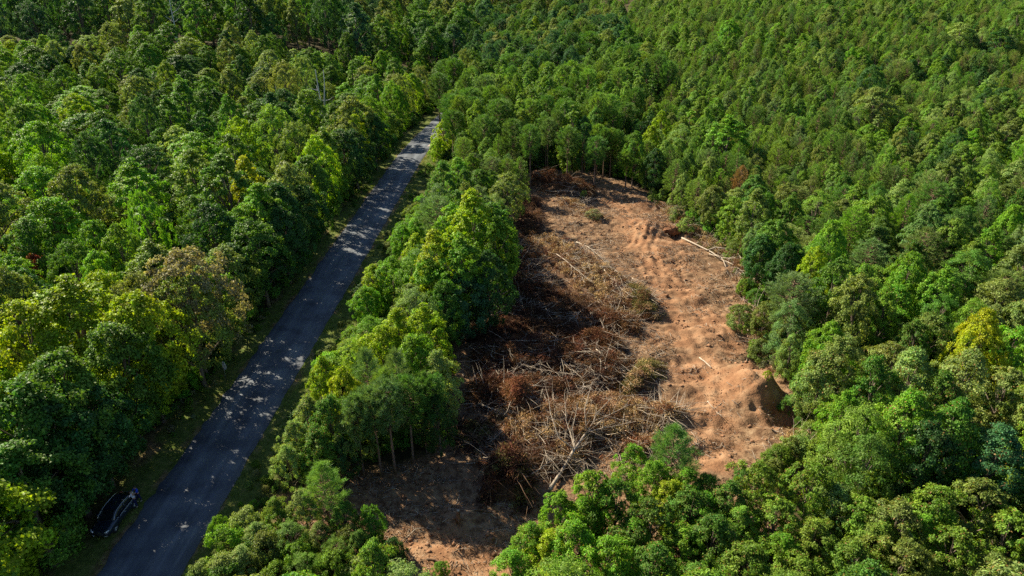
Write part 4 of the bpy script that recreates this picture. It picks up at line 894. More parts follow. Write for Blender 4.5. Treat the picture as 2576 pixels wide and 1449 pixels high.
pile([(1230, 1090), (1340, 1090), (1450, 1070), (1560, 1060), (1660, 1060)], 8.5, 1.5, 230, (('brown', .35), ('straw', .45), ('orange', .2)), 'large tangled brush pile under the bare fallen tree', seed=18, twigs=260)
pile([(1275, 1050), (1300, 1042), (1330, 1050)], 4.2, 2.6, 90, (('orange', .8), ('rust', .2)), 'rounded heap of orange-brown dead needles on the brush', seed=19, twigs=20)
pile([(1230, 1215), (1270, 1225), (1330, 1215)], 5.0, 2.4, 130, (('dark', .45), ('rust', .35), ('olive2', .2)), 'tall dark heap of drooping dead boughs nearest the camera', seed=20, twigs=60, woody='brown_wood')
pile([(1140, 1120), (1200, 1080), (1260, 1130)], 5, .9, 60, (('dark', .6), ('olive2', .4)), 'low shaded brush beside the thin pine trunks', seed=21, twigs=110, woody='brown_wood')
pile([(1850, 640), (1880, 700), (1890, 760)], 3.0, .9, 60, (('brown', .5), ('straw', .5)), 'thin brown brush windrow along the right edge of the clearing', seed=22, twigs=60)
pile([(1640, 1030), (1670, 1050), (1700, 1065)], 3.2, .8, 40, (('straw', .6), ('orange', .4)), 'straw-coloured end of the brush by the foreground pine', seed=23, twigs=60)

pile([(1335, 500), (1330, 550), (1350, 610)], 5, 1.0, 70, (('brown', .5), ('dark', .5)), 'low brown brush along the strip between far stumps and middle pile', seed=31, twigs=90, woody='brown_wood')
pile([(1310, 640), (1300, 700), (1330, 770)], 6, 1.3, 90, (('dark', .6), ('rust', .4)), 'dark brush under the edge of the tall bright green tree', seed=32, twigs=120)
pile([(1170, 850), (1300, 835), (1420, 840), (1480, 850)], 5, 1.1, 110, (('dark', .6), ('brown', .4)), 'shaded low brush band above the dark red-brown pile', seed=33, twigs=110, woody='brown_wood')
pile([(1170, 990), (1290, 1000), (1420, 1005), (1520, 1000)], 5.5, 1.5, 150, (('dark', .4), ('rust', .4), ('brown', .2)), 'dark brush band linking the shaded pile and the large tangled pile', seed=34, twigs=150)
pile([(1660, 520), (1720, 570), (1790, 615), (1850, 650)], 3.2, .8, 70, (('straw', .4), ('brown', .35), ('olive2', .25)), 'ragged dry brush below the trees by the bleached fallen trunk', seed=37, twigs=70)
pile([(1895, 780), (1905, 850), (1955, 930)], 3.2, .9, 80, (('straw', .45), ('brown', .3), ('olive2', .25)), 'dry straw-green scrub along the right clearing edge above the pit', seed=38, twigs=70)
pile([(2000, 1090), (2015, 1150), (1960, 1200)], 3.0, .7, 60, (('straw', .5), ('brown', .3), ('olive2', .2)), 'dry scrub edging the clearing below the pit', seed=39, twigs=60)
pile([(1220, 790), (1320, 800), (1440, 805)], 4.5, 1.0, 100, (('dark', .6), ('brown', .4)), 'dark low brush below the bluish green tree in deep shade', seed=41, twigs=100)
pile([(1420, 500), (1470, 540), (1530, 560)], 4, .5, 35, (('brown', .6), ('straw', .4)), 'sparse flat brush on the far sunlit soil', seed=42, twigs=60)
pile([(1560, 1110), (1620, 1130), (1680, 1120)], 3.5, .7, 60, (('straw', .5), ('orange', .5)), 'straw brush fringe behind the soft foreground pine', seed=43, twigs=80)
pile([(1480, 790), (1560, 830), (1610, 830)], 4, 1.0, 60, (('rust', .5), ('brown', .5)), 'rusty lower fringe of the middle straw brush pile', seed=35, twigs=50)
pile([(1200, 1150), (1300, 1160), (1400, 1150), (1480, 1160)], 4.5, .8, 70, (('brown', .5), ('dark', .3), ('straw', .2)), 'brown brush fringe in front of the large tangled pile', seed=36, twigs=140)
def pile_h(x, y):
    b = 0
    for C, seg, S, width, height in PILES:
        for i in range(len(seg)):
            e = C[i+1]-C[i]; t = min(1, max(0, ((x-C[i][0])*e[0]+(y-C[i][1])*e[1])/(e@e))); v = math.hypot(x-C[i][0]-t*e[0], y-C[i][1]-t*e[1])/(width*.5)
            f = (S[i]+seg[i]*t)/S[-1]; b = max(b, height*max(0, 1-abs(2*f-1)**3)**.6*max(0, 1-v*v)**.75)
    return b
# single felled stems one could lift off the piles
def on_pile(px, py, up=.1):
    p = at(px, py)
    for _ in range(4): p = at(px, py, .9*pile_h(p.x, p.y)+up)
    return p
STEM = []
for s in range(7):
    rg = np.random.default_rng(900+s); me = branchy(rg, 4.6+s*.3, .062+.012*(s % 3), 9+s).mesh('fallen_branch', M['dead_wood'], True); STEM.append((me, 4.6+s*.3))
stems = []
def stem(px, py, qx, qy, dz=.8, k=None):
    a = on_pile(px, py, .05); b = on_pile(qx, qy, .3); d = b-a; L = d.length; me, l0 = STEM[random.randrange(len(STEM)) if k is None else k]
    o = bpy.data.objects.new('fallen_branch', me); COL.objects.link(o); o.location = a; s = L/l0; o.scale = (s, max(.55, min(1.1, s)), max(.55, min(1.1, s)))
    o.rotation_euler = Vector((1, 0, 0)).rotation_difference(d.normalized()).to_euler()
    stems.append((o, (px+qx)/2, (py+qy)/2, L))
for a in [(1385,600,1470,670),(1430,620,1500,690),(1450,610,1560,665),(1480,665,1540,690),(1400,640,1480,720),(1520,680,1590,760),(1545,700,1560,780),(1575,720,1530,760),(1500,735,1590,700),(1590,700,1650,760),
          (1330,690,1400,700),(1340,710,1410,715),(1345,725,1420,735),(1500,760,1420,820),(1560,690,1480,640),(1610,720,1520,700),(1470,720,1490,640),
          (1240,890,1340,900),(1260,905,1370,930),(1230,930,1350,945),(1380,880,1480,960),(1400,890,1520,955),(1430,900,1540,970),(1360,930,1470,945),(1500,880,1590,960),(1530,900,1570,960),(1480,970,1440,1010),(1300,960,1390,965),(1340,870,1330,930),(1460,955,1490,1010),
          (1200,1015,1300,1050),(1150,1070,1260,1110),(1140,1110,1250,1125),(1190,1140,1270,1090),(1300,1130,1390,1060),(1340,1120,1420,1080),(1400,1100,1380,1030),(1560,1100,1640,1080),(1600,1040,1680,1090),(1640,1030,1690,1080),(1650,1090,1610,1120),(1320,1200,1410,1180),(1450,1200,1480,1150),(1500,1130,1560,1120),(1370,1000,1400,1060),
          (1370,480,1440,500),(1440,480,1490,510),(1500,500,1450,520),(1410,455,1460,475),(1610,470,1560,480),
          (1870,640,1850,700),(1880,700,1910,740),(1885,770,1900,810),(1905,720,1930,770),(1880,830,1910,880),(1785,640,1862,662),(1805,628,1850,598),(1838,655,1884,722),(1752,612,1800,596),(1815,650,1850,700),(1720,705,1735,720),(1650,840,1665,850),(1780,1010,1820,1060)]: stem(*a)
stems.sort(key=lambda s: s[1]); seen = {}
for o, px, py, L in stems:
    area = 'far brush' if py < 530 else ('middle straw brush pile' if py < 840 and px < 1680 else ('clearing\'s right edge' if px > 1700 else ('dark shaded brush pile' if py < 1000 else 'large tangled brush pile')))
    seen.setdefault((area, 'long' if L > 6 else 'short'), []).append(o)
for (area, ln), v in seen.items():
    for i, o in enumerate(v):
        n_ = 'leftmost' if i == 0 else ('rightmost' if i == len(v)-1 else ORD[i]+' from left' if i < 20 else f'last but {len(v)-1-i} from left')
        tag(o, f"{ln} bare pale branch, {n_} at the {area}", 'branch', 'bare branches on the brush piles')

# the big bare felled tree
def ft(px, py, z): return np.array(on_pile(px, py, z*.75))
big = empty('fallen_tree', at(1390, 1222)); tag(big, 'large bare fallen tree with forked pale branches in the near clearing', 'fallen tree')
o3 = np.array(big.location)
tr = MB(); A = [ft(1383, 1232, .25), ft(1410, 1190, .5), ft(1445, 1130, .9), ft(1475, 1088, 1.3)]
tr.tube(np.array(A)-o3, [.20, .17, .145, .11], 8); link('trunk', tr.mesh('trunk', M['dead_wood'], True), big)
rg = np.random.default_rng(44)
for k, (src, tgt) in enumerate([(3, [(1500, 1040, 1.8), (1540, 1000, 2.2)]), (3, [(1530, 1075, 1.4), (1600, 1060, 1.2)]), (2, [(1425, 1060, 2.0), (1420, 990, 2.8)]), (2, [(1405, 1100, 1.9), (1385, 1040, 2.7), (1380, 1000, 3.1)]), (3, [(1470, 1030, 2.4), (1490, 960, 3.2)]), (2, [(1490, 1110, 1.0), (1560, 1100, .9)]), (1, [(1360, 1190, .9), (1320, 1200, .8)]), (2, [(1440, 1080, 2.2), (1455, 1010, 3.0)]), (3, [(1520, 1050, 1.6), (1580, 1020, 1.6)])]):
    b = MB(); pts = [A[src]]+[ft(*q) for q in tgt]; pts = [pts[0], (pts[0]+pts[1])/2+rg.normal(size=3)*.12, *pts[1:]]
    b.tube(np.array(pts)-o3, np.linspace(.07, .02, len(pts)), 6, False)
    for _ in range(9):
        i = rg.integers(0, len(pts)-1); f = rg.random(); q = pts[i]*(1-f)+pts[i+1]*f; d = unit(pts[-1]-pts[0])+rg.normal(size=3)*.6; B = bend_line(rg, q-o3, d, rg.uniform(.6, 1.9), 4, .15)
        b.tube(B, np.linspace(.026, .006, len(B)), 4, False)
    link('branch', b.mesh('branch', M['dead_wood'], True), big)
# the felled stem along the right edge, with a bent pale limb
lg = empty('fallen_tree', at(1735, 608)); tag(lg, 'bleached fallen trunk with a bent limb by the right-hand root ball', 'fallen tree'); o3 = np.array(lg.location)
t = MB(); t.tube(np.array([ft(1715, 598, .5), ft(1745, 612, .5), ft(1790, 634, .6), ft(1820, 655, .5), ft(1832, 690, .3)])-o3, [.145, .125, .11, .085, .05], 8); link('trunk', t.mesh('trunk', M['dead_wood'], True), lg)
for pts in ([(1780, 630, .6), (1800, 622, 1.4), (1830, 626, 1.6), (1852, 632, 1.3), (1865, 650, .8)], [(1820, 655, .5), (1850, 668, .5), (1885, 700, .3)]):
    t = MB(); t.tube(np.array([ft(*q) for q in pts])-o3, np.linspace(.11, .04, len(pts)), 6, False); link('branch', t.mesh('branch', M['dead_wood'], True), lg)
# root balls
def root_ball(px, py, R, label, seed):
    rg = np.random.default_rng(seed); c = at(px, py); root = empty('uprooted_stump', c); tag(root, label, 'root ball')
    bm = bmesh.new(); bmesh.ops.create_icosphere(bm, subdivisions=4, radius=R)
    for v in bm.verts:
        n = float(fbm(v.co.x*1.3/R+9, v.co.y*1.3/R+v.co.z*1.7/R+9, seed))-.45
        v.co *= 1+n*.9; v.co.z = v.co.z*.85+R*.6; v.co.x *= 1.25
    me = bpy.data.meshes.new('root_mass'); bm.to_mesh(me); bm.free(); me.materials.append(M['root_soil']); link('root_mass', me, root)
    for k in range(16):
        a = rg.uniform(0, 6.28); e = rg.uniform(-.1, 1.2); d = np.array([math.cos(a)*math.cos(e), math.sin(a)*math.cos(e), math.sin(e)])
        b = MB(); B = bend_line(rg, d*R*.7+np.array([0, 0, R*.6]), d, R*rg.uniform(.5, 1.2), 5, .3, .06); b.tube(B, np.linspace(.09, .015, len(B)), 5, False); link('root', b.mesh('root', M['brown_wood'], True), root)
root_ball(1365, 458, 1.7, 'big reddish uprooted stump at the far left of the clearing', 3)
root_ball(1392, 470, 1.2, 'smaller uprooted stump leaning on the right of the big one', 4)
root_ball(1690, 590, 1.1, 'reddish root ball beside the tracked spoil mound on the right', 5)
root_ball(1320, 472, 1.0, 'dark stump half hidden behind the small lone pine', 6)
# cut stump standing in the foreground shade, loose log, splinters
def stump(px, py, h, r, label, seed):
    rg = np.random.default_rng(seed); c = at(px, py); o = empty('tree_stump', c); tag(o, label, 'stump')
    b = MB(); b.tube([(0, 0, -.2), (.02, 0, h*.3), (.05, .02, h*.75), (.06, .03, h)], [r*1.7, r*1.1, r, r*.9], 9); link('bole', b.mesh('bole', M['brown_wood'], True), o)
    b = MB(); b.tube([(.0615, .031, h-.01), (.062, .031, h+.015)], [r*.82, r*.8], 9); link('cut_face', b.mesh('cut_face', M['dead_wood']), o)
    for k in range(4):
        a = k*1.57+rg.uniform(-.3, .3); b = MB(); b.tube([(math.cos(a)*r*.6, math.sin(a)*r*.6, .25), (math.cos(a)*r*2, math.sin(a)*r*2, .06), (math.cos(a)*r*3.4, math.sin(a)*r*3.4, -.1)], [r*.5, r*.35, r*.1], 6); link('root', b.mesh('root', M['brown_wood'], True), o)
stump(1152, 1308, 1.0, .16, 'grey broken stump standing in the foreground shade', 1)
stump(1205, 1010, .7, .15, 'dim stump in the shade at the strip edge', 2)
stump(1140, 500, .6, .16, 'low stump beneath the small grey pines', 3)
def log(px, py, qx, qy, r, mat, label):
    a, b = at(px, py, r*.9), at(qx, qy, r*.9); o = empty('log', (a+b)/2); tag(o, label, 'log'); d = np.array(b-a); m = MB()
    rg = np.random.default_rng(int(px)); P = [(-.5+k/5)*d+rg.normal(size=3)*.04 for k in range(6)]; m.tube(P, np.linspace(r, r*.75, 6), 8); link('bark', m.mesh('bark', M[mat], True), o)
    e = MB(); u = unit(d); e.tube([P[0]-u*.02, P[0]+u*.004], [r*.86, r*.9], 8); link('cut_end', e.mesh('cut_end', M['dead_wood']), o)
log(1175, 1278, 1240, 1290, .1, 'brown_wood', 'short brown log lying in the foreground shade')
log(1075, 1405, 1120, 1418, .1, 'brown_wood', 'dark log half buried in the sunlit foreground soil')
log(1760, 900, 1790, 925, .09, 'dead_wood', 'pale log on the bare soil above the spoil mound')
log(1500, 1225, 1570, 1210, .12, 'brown_wood', 'brown log behind the leafy foreground trees')
log(1385, 1060, 1420, 1130, .13, 'dead_wood', 'stout pale log on end of the large tangled brush pile')
log(1585, 1000, 1640, 1015, .08, 'dead_wood', 'thin pale log between grassy tuft heap and brush pile')
def stake(px, py, L, a, label):
    c = at(px, py); o = empty('splintered_stake', c); tag(o, label, 'stake', 'split stakes by the foreground trees'); m = MB()
    d = np.array([math.cos(a)*.75, math.sin(a)*.75, .6]); m.tube([-d*.2, d*L*.5, d*L], [.05, .045, .012], 4); link('shaft', m.mesh('shaft', M['dead_wood']), o)
    m = MB(); m.tube([d*L*.5, d*L*.5+np.array([.2, .1, .25])], [.025, .006], 4); link('splinter', m.mesh('splinter', M['dead_wood']), o)
for (px, py, L, a, lb) in ((1940, 1160, 1.9, 2.0, 'tallest pale splintered stake behind the right foreground trees'), (1985, 1165, 1.8, 2.2, 'pale splintered stake right of the tallest one'), (1905, 1165, 1.3, 1.9, 'short pale splintered stake left of the tallest one'), (2012, 1150, 1.2, 2.4, 'rightmost thin splintered stake near the feathery tree'), (1880, 1172, 1.0, 2.6, 'leftmost stubby splintered stake near the drooping trees')): stake(px, py, L, a, lb)
# thin bare red-brown stem standing at the clearing edge
def pole(px, py, h, lean, r, mat, label, name='dead_sapling', nb=5):
    rg = np.random.default_rng(int(px*7+py)); c = at(px, py); o = empty(name, c); tag(o, label, 'dead tree'); m = MB()
    P = np.array([(lean[0]*t*t*h, lean[1]*t*t*h, -.3+(h+.3)*t) for t in np.linspace(0, 1, 7)])+np.concatenate([[[0, 0, 0]], rg.normal(size=(6, 3))*.07*r/.06])
    m.tube(P, np.linspace(r, r*.18, 7), 7); link('trunk', m.mesh('trunk', M[mat], True), o)
    for k in range(nb):
        f = rg.uniform(.45, .97); q = P[int(f*6)]; a = rg.uniform(0, 6.28); b = MB(); B = bend_line(rg, q, (math.cos(a), math.sin(a), rg.uniform(.3, 1.2)), h*rg.uniform(.10, .22), 4, .15)
        b.tube(B, np.linspace(r*.4, r*.06, len(B)), 5, False); link('branch', b.mesh('branch', M[mat], True), o)
pole(1842, 690, 6.5, (.12, .02), .07, 'root_soil', 'thin reddish dead sapling leaning over the right clearing edge')
pole(1892, 800, 5, (.05, 0), .06, 'dead_wood', 'pale crooked dead sapling on the right clearing edge')
pole(1445, 428, 9, (-.2, .0), .09, 'dead_wood', 'bent bare sapling against the dark wood behind the clearing')
pole(1410, 425, 8, (.25, .0), .08, 'dead_wood', 'curving bare sapling left of the bent one behind the clearing')
# grey dead snags above the left wood
def snag(px_top, py_top, h, r, forks, label, vis=None):
    x, y = crown_top_at(px_top, py_top, h); y, x = (276.0, x*276.0/y) if py_top < 20 else (y, x); rg = np.random.default_rng(int(px_top)); c = (x, y, gz1(x, y)); o = empty('dead_snag', c); tag(o, label, 'dead tree')
    for dx in forks:
        m = MB(); P = np.array([(dx*max(0, t-.3)*4+rg.normal()*.06, rg.normal()*.05, -.3+(h*(1-.04*abs(dx))+.3)*t) for t in np.linspace(0, 1, 9)]); m.tube(P, np.linspace(r, r*.22, 9), 8); link('trunk', m.mesh('trunk', M['snag_bark'], True), o)
        for k in range(6):
            f = rg.uniform(.4, .95); q = P[int(f*8)]; a = rg.choice([0, PI])+rg.uniform(-.6, .6); b = MB(); B = bend_line(rg, q, (math.cos(a), math.sin(a), rg.uniform(.3, .9)), h*rg.uniform(.08, .2), 4, .14)
            b.tube(B, np.linspace(r*.34, r*.06, len(B)), 5, False); link('branch', b.mesh('branch', M['snag_bark'], True), o)
snag(800, 172, 19.5, .30, (-.25, .45), 'forked pale grey dead tree rising from the left roadside wood')
snag(428, 12, 24, .40, (.0,), 'single grey dead trunk before the dark far left wood')
snag(690, 215, 12, .14, (.1,), 'short thin grey snag left of the forked dead tree')

# ------------------------------------------------------------------ road sign (its grey back shows)
M['alu'] = plain('aluminium', (.88, .89, .92), .5, 0)
M['galv'] = plain('galvanised_steel', (.32, .33, .34), .5, .7)
p = at(571, 957); sg = empty('round_sign', p, math.radians(141)); tag(sg, 'round pale road sign seen edge-on at the left verge', 'road sign')
m = MB(); m.tube([(0, .05, -.3), (0, .05, 2.5)], [.03, .03], 8); link('post', m.mesh('post', M['galv']), sg)
bm = bmesh.new(); bmesh.ops.create_cone(bm, cap_ends=True, segments=40, radius1=.5, radius2=.5, depth=.02); bmesh.ops.rotate(bm, verts=bm.verts, matrix=Matrix.Rotation(PI/2, 3, 'X')); bmesh.ops.translate(bm, verts=bm.verts, vec=(0, 0, 1.95))
me = bpy.data.meshes.new('sign_plate'); bm.to_mesh(me); bm.free(); me.materials.append(M['alu']); link('sign_plate', me, sg)

# ------------------------------------------------------------------ parked car
M['paint'] = plain('sky_tinted_black_paint', (.018, .032, .058), .22, .5, .8, 1.0)  # black paint; the blue put in its base stands in for reflected sky
M['glass'] = plain('dark_car_glass', (.010, .014, .017), .03, 0, .9)
M['chrome'] = plain('bright_trim', (.75, .78, .82), .12, 1.0)
M['tyre'] = plain('tyre_rubber', (.012, .012, .013), .85)
M['rim'] = plain('alloy_wheel', (.55, .57, .60), .3, .9)
M['lamp'] = plain('clear_lamp', (.75, .78, .80), .08, .3, .9)
M['red_lamp'] = plain('red_lamp', (.35, .01, .01), .12, 0, .8)
M['black_plastic'] = plain('black_plastic', (.015, .015, .016), .6)
wf, wr = at(290.5, 1328, .32), at(335, 1271, .32); dcar = (wf-wr); dcar.z = 0; dcar.normalize()
# +y of the car is its nose; its left side (local -x is right) faces the road
ang = math.atan2(dcar.y, dcar.x)-PI/2
mid = (wf+wr)/2; leftdir = Vector((-dcar.y, dcar.x, 0)); cc = mid-leftdir*.76
car = empty('parked_car', (cc.x, cc.y, gz1(cc.x, cc.y)), ang); tag(car, 'black hatchback car parked on the left verge facing the camera', 'car')
Lc, Wc = 4.55, 1.80
def loft(sections, name, mat, cap=True):
    """sections: list of rings (k,3)"""
    R = np.array(sections); s, k, _ = R.shape; V = R.reshape(-1, 3); i, j = np.meshgrid(np.arange(s-1), np.arange(k), indexing='ij'); j2 = (j+1) % k
    q = np.stack([i*k+j, i*k+j2, (i+1)*k+j2, (i+1)*k+j], -1).reshape(-1, 4); bm_ = MB(); bm_.add(V, q)
    if cap:
        for si in (0, s-1):
            c = V[si*k:(si+1)*k].mean(0); kk = bm_.n; bm_.add(np.concatenate([V[si*k:(si+1)*k], [c]]), None, [(b, (b+1) % k, k) if si else ((b+1) % k, b, k) for b in range(k)])
    return bm_.mesh(name, mat, True)
def ring(y, w, zb, zs, zt, crown=.04):
    """lower body section at y: half-width w, underside, shoulder, top"""
    return [(-w*.86, y, zb), (-w*.97, y, zb+.12), (-w, y, (zb+zs)/2), (-w*.985, y, zs-.06), (-w*.93, y, zs), (-w*.6, y, zt), (0, y, zt+crown), (w*.6, y, zt), (w*.93, y, zs), (w*.985, y, zs-.06), (w, y, (zb+zs)/2), (w*.97, y, zb+.12), (w*.86, y, zb)]
S = [(-2.27, .66, .40, .74, .80), (-2.22, .80, .28, .84, .90), (-1.95, .87, .22, .92, .97), (-1.3, .90, .20, .95, .98), (-.3, .90, .19, .94, .96), (.6, .90, .19, .93, .95), (1.0, .895, .19, .91, .97), (1.5, .885, .20, .87, .93), (1.9, .86, .21, .80, .85), (2.12, .80, .24, .72, .76), (2.24, .70, .30, .62, .65), (2.28, .55, .36, .54, .57)]
body = link('body', loft([ring(*s) for s in S], 'body', M['paint']), car)
# greenhouse: dark glass under a painted roof
def gring(y, w0, z0, w1, z1): return [(-w0, y, z0), (-(w0*.35+w1*.65), y, z0+(z1-z0)*.65), (-w1, y, z1-.02), (-w1*.55, y, z1+.015), (w1*.55, y, z1+.015), (w1, y, z1-.02), (w0*.35+w1*.65, y, z0+(z1-z0)*.65), (w0, y, z0)]
G = [(-2.02, .74, .92, .70, .955), (-1.75, .79, .93, .66, 1.19), (-1.3, .82, .94, .62, 1.40), (-.7, .83, .93, .60, 1.455), (0, .83, .93, .60, 1.46), (.45, .82, .92, .60, 1.41), (.85, .80, .93, .64, 1.22), (1.18, .77, .94, .70, .975)]
link('windows', loft([gring(*g) for g in G], 'windows', M['glass']), car)
rf = MB(); RV = []
for (y, w0, z0, w1, z1) in G[2:6]:
    for f in (-1, -.55, 0, .55, 1): RV.append((w1*f*1.015, y, z1+.012+.02*(1-f*f)))
rf.add(RV, [(k*5+f, k*5+f+1, k*5+f+6, k*5+f+5) for k in range(3) for f in range(4)])
link('roof', rf.mesh('roof', M['paint'], True), car)
for sx in (-1, 1):
    b = MB(); b.tube([(sx*(w0*.02+w1*1.0), y, z1+.012) for (y, w0, z0, w1, z1) in G[:]], .020, 5); link('roof_trim', b.mesh('roof_trim', M['chrome'], True), car)
    b = MB(); b.tube([(sx*w0*1.02, y, z0+.012) for (y, w0, z0, w1, z1) in G[1:7]], .016, 5); link('window_trim', b.mesh('window_trim', M['chrome'], True), car)
    b = MB(); b.tube([(sx*.835, -.35, .95), (sx*.66, -.35, 1.43)], .035, 5); link('pillar', b.mesh('pillar', M['paint']), car)
    b = MB(); b.tube([(sx*.84, .72, .98), (sx*.98, .70, 1.03), (sx*1.06, .68, 1.03)], [.04, .09, .07], 7); link('wing_mirror', b.mesh('wing_mirror', M['paint'], True), car)
    b = MB(); b.tube([(sx*.45, 2.20, .66), (sx*.62, 2.14, .70), (sx*.76, 1.98, .76)], [.05, .075, .04], 8); link('headlight', b.mesh('headlight', M['lamp'], True), car)
    b = MB(); b.tube([(sx*.55, -2.25, .82), (sx*.74, -2.18, .84), (sx*.84, -1.98, .88)], [.05, .07, .03], 8); link('tail_light', b.mesh('tail_light', M['red_lamp'], True), car)
    b = MB(); b.tube([(sx*.40, 2.285, .34), (sx*.66, 2.19, .36)], [.03, .05], 6); link('fog_light', b.mesh('fog_light', M['lamp'], True), car)
    for dy in (-.05, -1.0): 
        b = MB(); b.tube([(sx*.905, dy-.1, .82), (sx*.925, dy, .825), (sx*.905, dy+.1, .82)], .014, 5); link('door_handle', b.mesh('door_handle', M['chrome'], True), car)
    for yw in (1.38, -1.33):
        w = MB(); a = np.linspace(0, 2*PI, 33)
        prof = [(-.10, .20), (-.10, .30), (-.07, .325), (.07, .325), (.10, .30), (.10, .20)]
        R_ = np.array([[(sx*.80+px_, yw+rr*math.cos(t), .325+rr*math.sin(t)) for (px_, rr) in prof] for t in a])
        i, j = np.meshgrid(np.arange(32), np.arange(5), indexing='ij'); w.add(R_.reshape(-1, 3), np.stack([i*6+j, (i+1)*6+j, (i+1)*6+j+1, i*6+j+1], -1).reshape(-1, 4))
        wo = link('wheel', w.mesh('wheel', M['tyre'], True), car)
        r_ = MB(); xo = sx*.80+sx*.085; r_.tube([(xo-sx*.03, yw, .325), (xo, yw, .325)], [.205, .19], 20)
        for k in range(5):
            t = k*2*PI/5; r_.tube([(xo+sx*.012, yw, .325), (xo+sx*.012, yw+.19*math.cos(t), .325+.19*math.sin(t))], [.045, .03], 5)
        link('rim', r_.mesh('rim', M['rim'], True), wo)
b = MB(); b.box((-.42, 2.262, .44), (.42, 2.30, .56)); link('grille', b.mesh('grille', M['black_plastic']), car)
b = MB(); b.tube([(-.5, 1.16, .985), (0, 1.22, 1.0), (.5, 1.16, .985)], .018, 5); link('wiper', b.mesh('wiper', M['black_plastic']), car)

# ------------------------------------------------------------------ two people behind the car
M['skin'] = plain('skin', (.42, .25, .17), .55, 0, .3)
M['hair'] = plain('dark_hair', (.03, .02, .015), .7)
M['blue_shirt'] = plain('royal_blue_cotton', (.03, .08, .55), .85, 0, .15)
M['white_shirt'] = plain('pale_lavender_cotton', (.62, .62, .74), .85, 0, .15)
M['navy'] = plain('navy_denim', (.02, .025, .09), .85, 0, .15)
M['shoe'] = plain('grey_shoes', (.35, .34, .33), .7)
def skin_mesh(name, joints, edges, mat, parent, root=0, sub=2):
    me = bpy.data.meshes.new(name); me.from_pydata([j[0] for j in joints], edges, []); me.materials.append(mat); o = link(name, me, parent)
    md = o.modifiers.new('skin', 'SKIN'); md.use_smooth_shade = True
    sv = me.skin_vertices[0].data
    for k, j in enumerate(joints): sv[k].radius = j[1] if isinstance(j[1], tuple) else (j[1], j[1]); sv[k].use_root = (k == root)
    s = o.modifiers.new('subdiv', 'SUBSURF'); s.levels = sub; s.render_levels = sub
    return o
def person(loc, face, shirt, label, lean=.0, arms=((.30, .18), (.30, .18)), step=.06, hair='hair'):
    """face: heading; arms: per side (forward swing, bend) of a figure 1.72 m tall"""
    r = empty('person', loc, face); tag(r, label, 'person')
    ly = lambda z: lean*max(0, z-.95)
    J, E = [], []
    def j(p, rad, link_to=None):
        J.append((p, rad)); 
        if link_to is not None: E.append((link_to, len(J)-1))
        return len(J)-1
    pel = j((0, 0, .95), (.15, .11)); wa = j((0, ly(1.12), 1.12), (.135, .10), pel); ch = j((0, ly(1.32), 1.32), (.165, .115), wa); nk = j((0, ly(1.47), 1.47), .06, ch); ne = j((0, ly(1.53)+.01, 1.53), .055, nk)
    hd = j((0, ly(1.62)+.03, 1.60), (.078, .092), ne); hd2 = j((0, ly(1.68)+.025, 1.68), (.072, .09), hd)
    hands = []
    for s, (fw, bd) in zip((-1, 1), arms):
        sh = j((s*.19, ly(1.42), 1.42), .055, ch); el = np.array([s*.25, ly(1.42)+fw*.30, 1.42-.29*math.cos(fw)]); ie = j(tuple(el), .042, sh)
        d = np.array([s*-.08, math.sin(fw+bd), -math.cos(fw+bd)]); wr_ = el+d*.25; iw = j(tuple(wr_), .03, ie); pm = wr_+d*.075; ip = j(tuple(pm), (.038, .02), iw)
        side = unit(np.cross(d, [s, 0, 0])+1e-6)
        for f, (off, ln) in enumerate(((-.03, .065), (-.01, .078), (.01, .072), (.028, .055))):
            a = pm+d*.03+side*off; i1 = j(tuple(a), .010, ip); i2 = j(tuple(a+d*ln*.55+np.array([-s*.006, 0, 0])), .009, i1); j(tuple(a+d*ln*.95+np.array([-s*.022, 0, 0])), .008, i2)
        a = wr_+d*.03-side*.035; i1 = j(tuple(a), .011, iw); j(tuple(a+d*.04-side*.02), .009, i1)
        hands.append((el, wr_))
    feet = []
    for s in (-1, 1):
        hp = j((s*.09, 0, .88), .088, pel); kn = j((s*.10, s*step+.02, .49), .058, hp); an = j((s*.105, s*step*1.6-.02, .09), .042, kn); j((s*.115, s*step*1.6+.12, .035), (.04, .03), an)
        feet.append((s, kn, an))
    skin_mesh('body', J, E, M['skin'], r)
    nose = MB(); hy = ly(1.62)+.03
    nose.tube([(0, hy+.085, 1.635), (0, hy+.112, 1.60), (0, hy+.088, 1.59)], [.008, .014, .01], 6); link('nose', nose.mesh('nose', M['skin'], True), r)
    for s in (-1, 1):
        e = MB(); e.tube([(s*.03, hy+.083, 1.64), (s*.03, hy+.093, 1.64)], [.011, .009], 8); link('eye', e.mesh('eye', M['hair'], True), r)
        e = MB(); e.tube([(s*.078, hy-.01, 1.65), (s*.090, hy-.015, 1.63), (s*.078, hy-.01, 1.60)], [.008, .013, .008], 6); link('ear', e.mesh('ear', M['skin'], True), r)
    e = MB(); e.tube([(-.022, hy+.086, 1.56), (0, hy+.094, 1.558), (.022, hy+.086, 1.56)], [.004, .007, .004], 6); link('mouth', e.mesh('mouth', M['red_lamp'], True), r)
    bm = bmesh.new(); bmesh.ops.create_uvsphere(bm, u_segments=20, v_segments=12, radius=1)
    for v in list(bm.verts):
        if v.co.z < -.35 or (v.co.y > .35 and v.co.z < .35): bm.verts.remove(v)
    bmesh.ops.scale(bm, verts=bm.verts, vec=(.092, .108, .10)); bmesh.ops.translate(bm, verts=bm.verts, vec=(0, hy-.008, 1.665))
    me = bpy.data.meshes.new('hair'); bm.to_mesh(me); bm.free(); me.materials.append(M[hair]); h = link('hair', me, r); sm = h.modifiers.new('thick', 'SOLIDIFY'); sm.thickness = .012
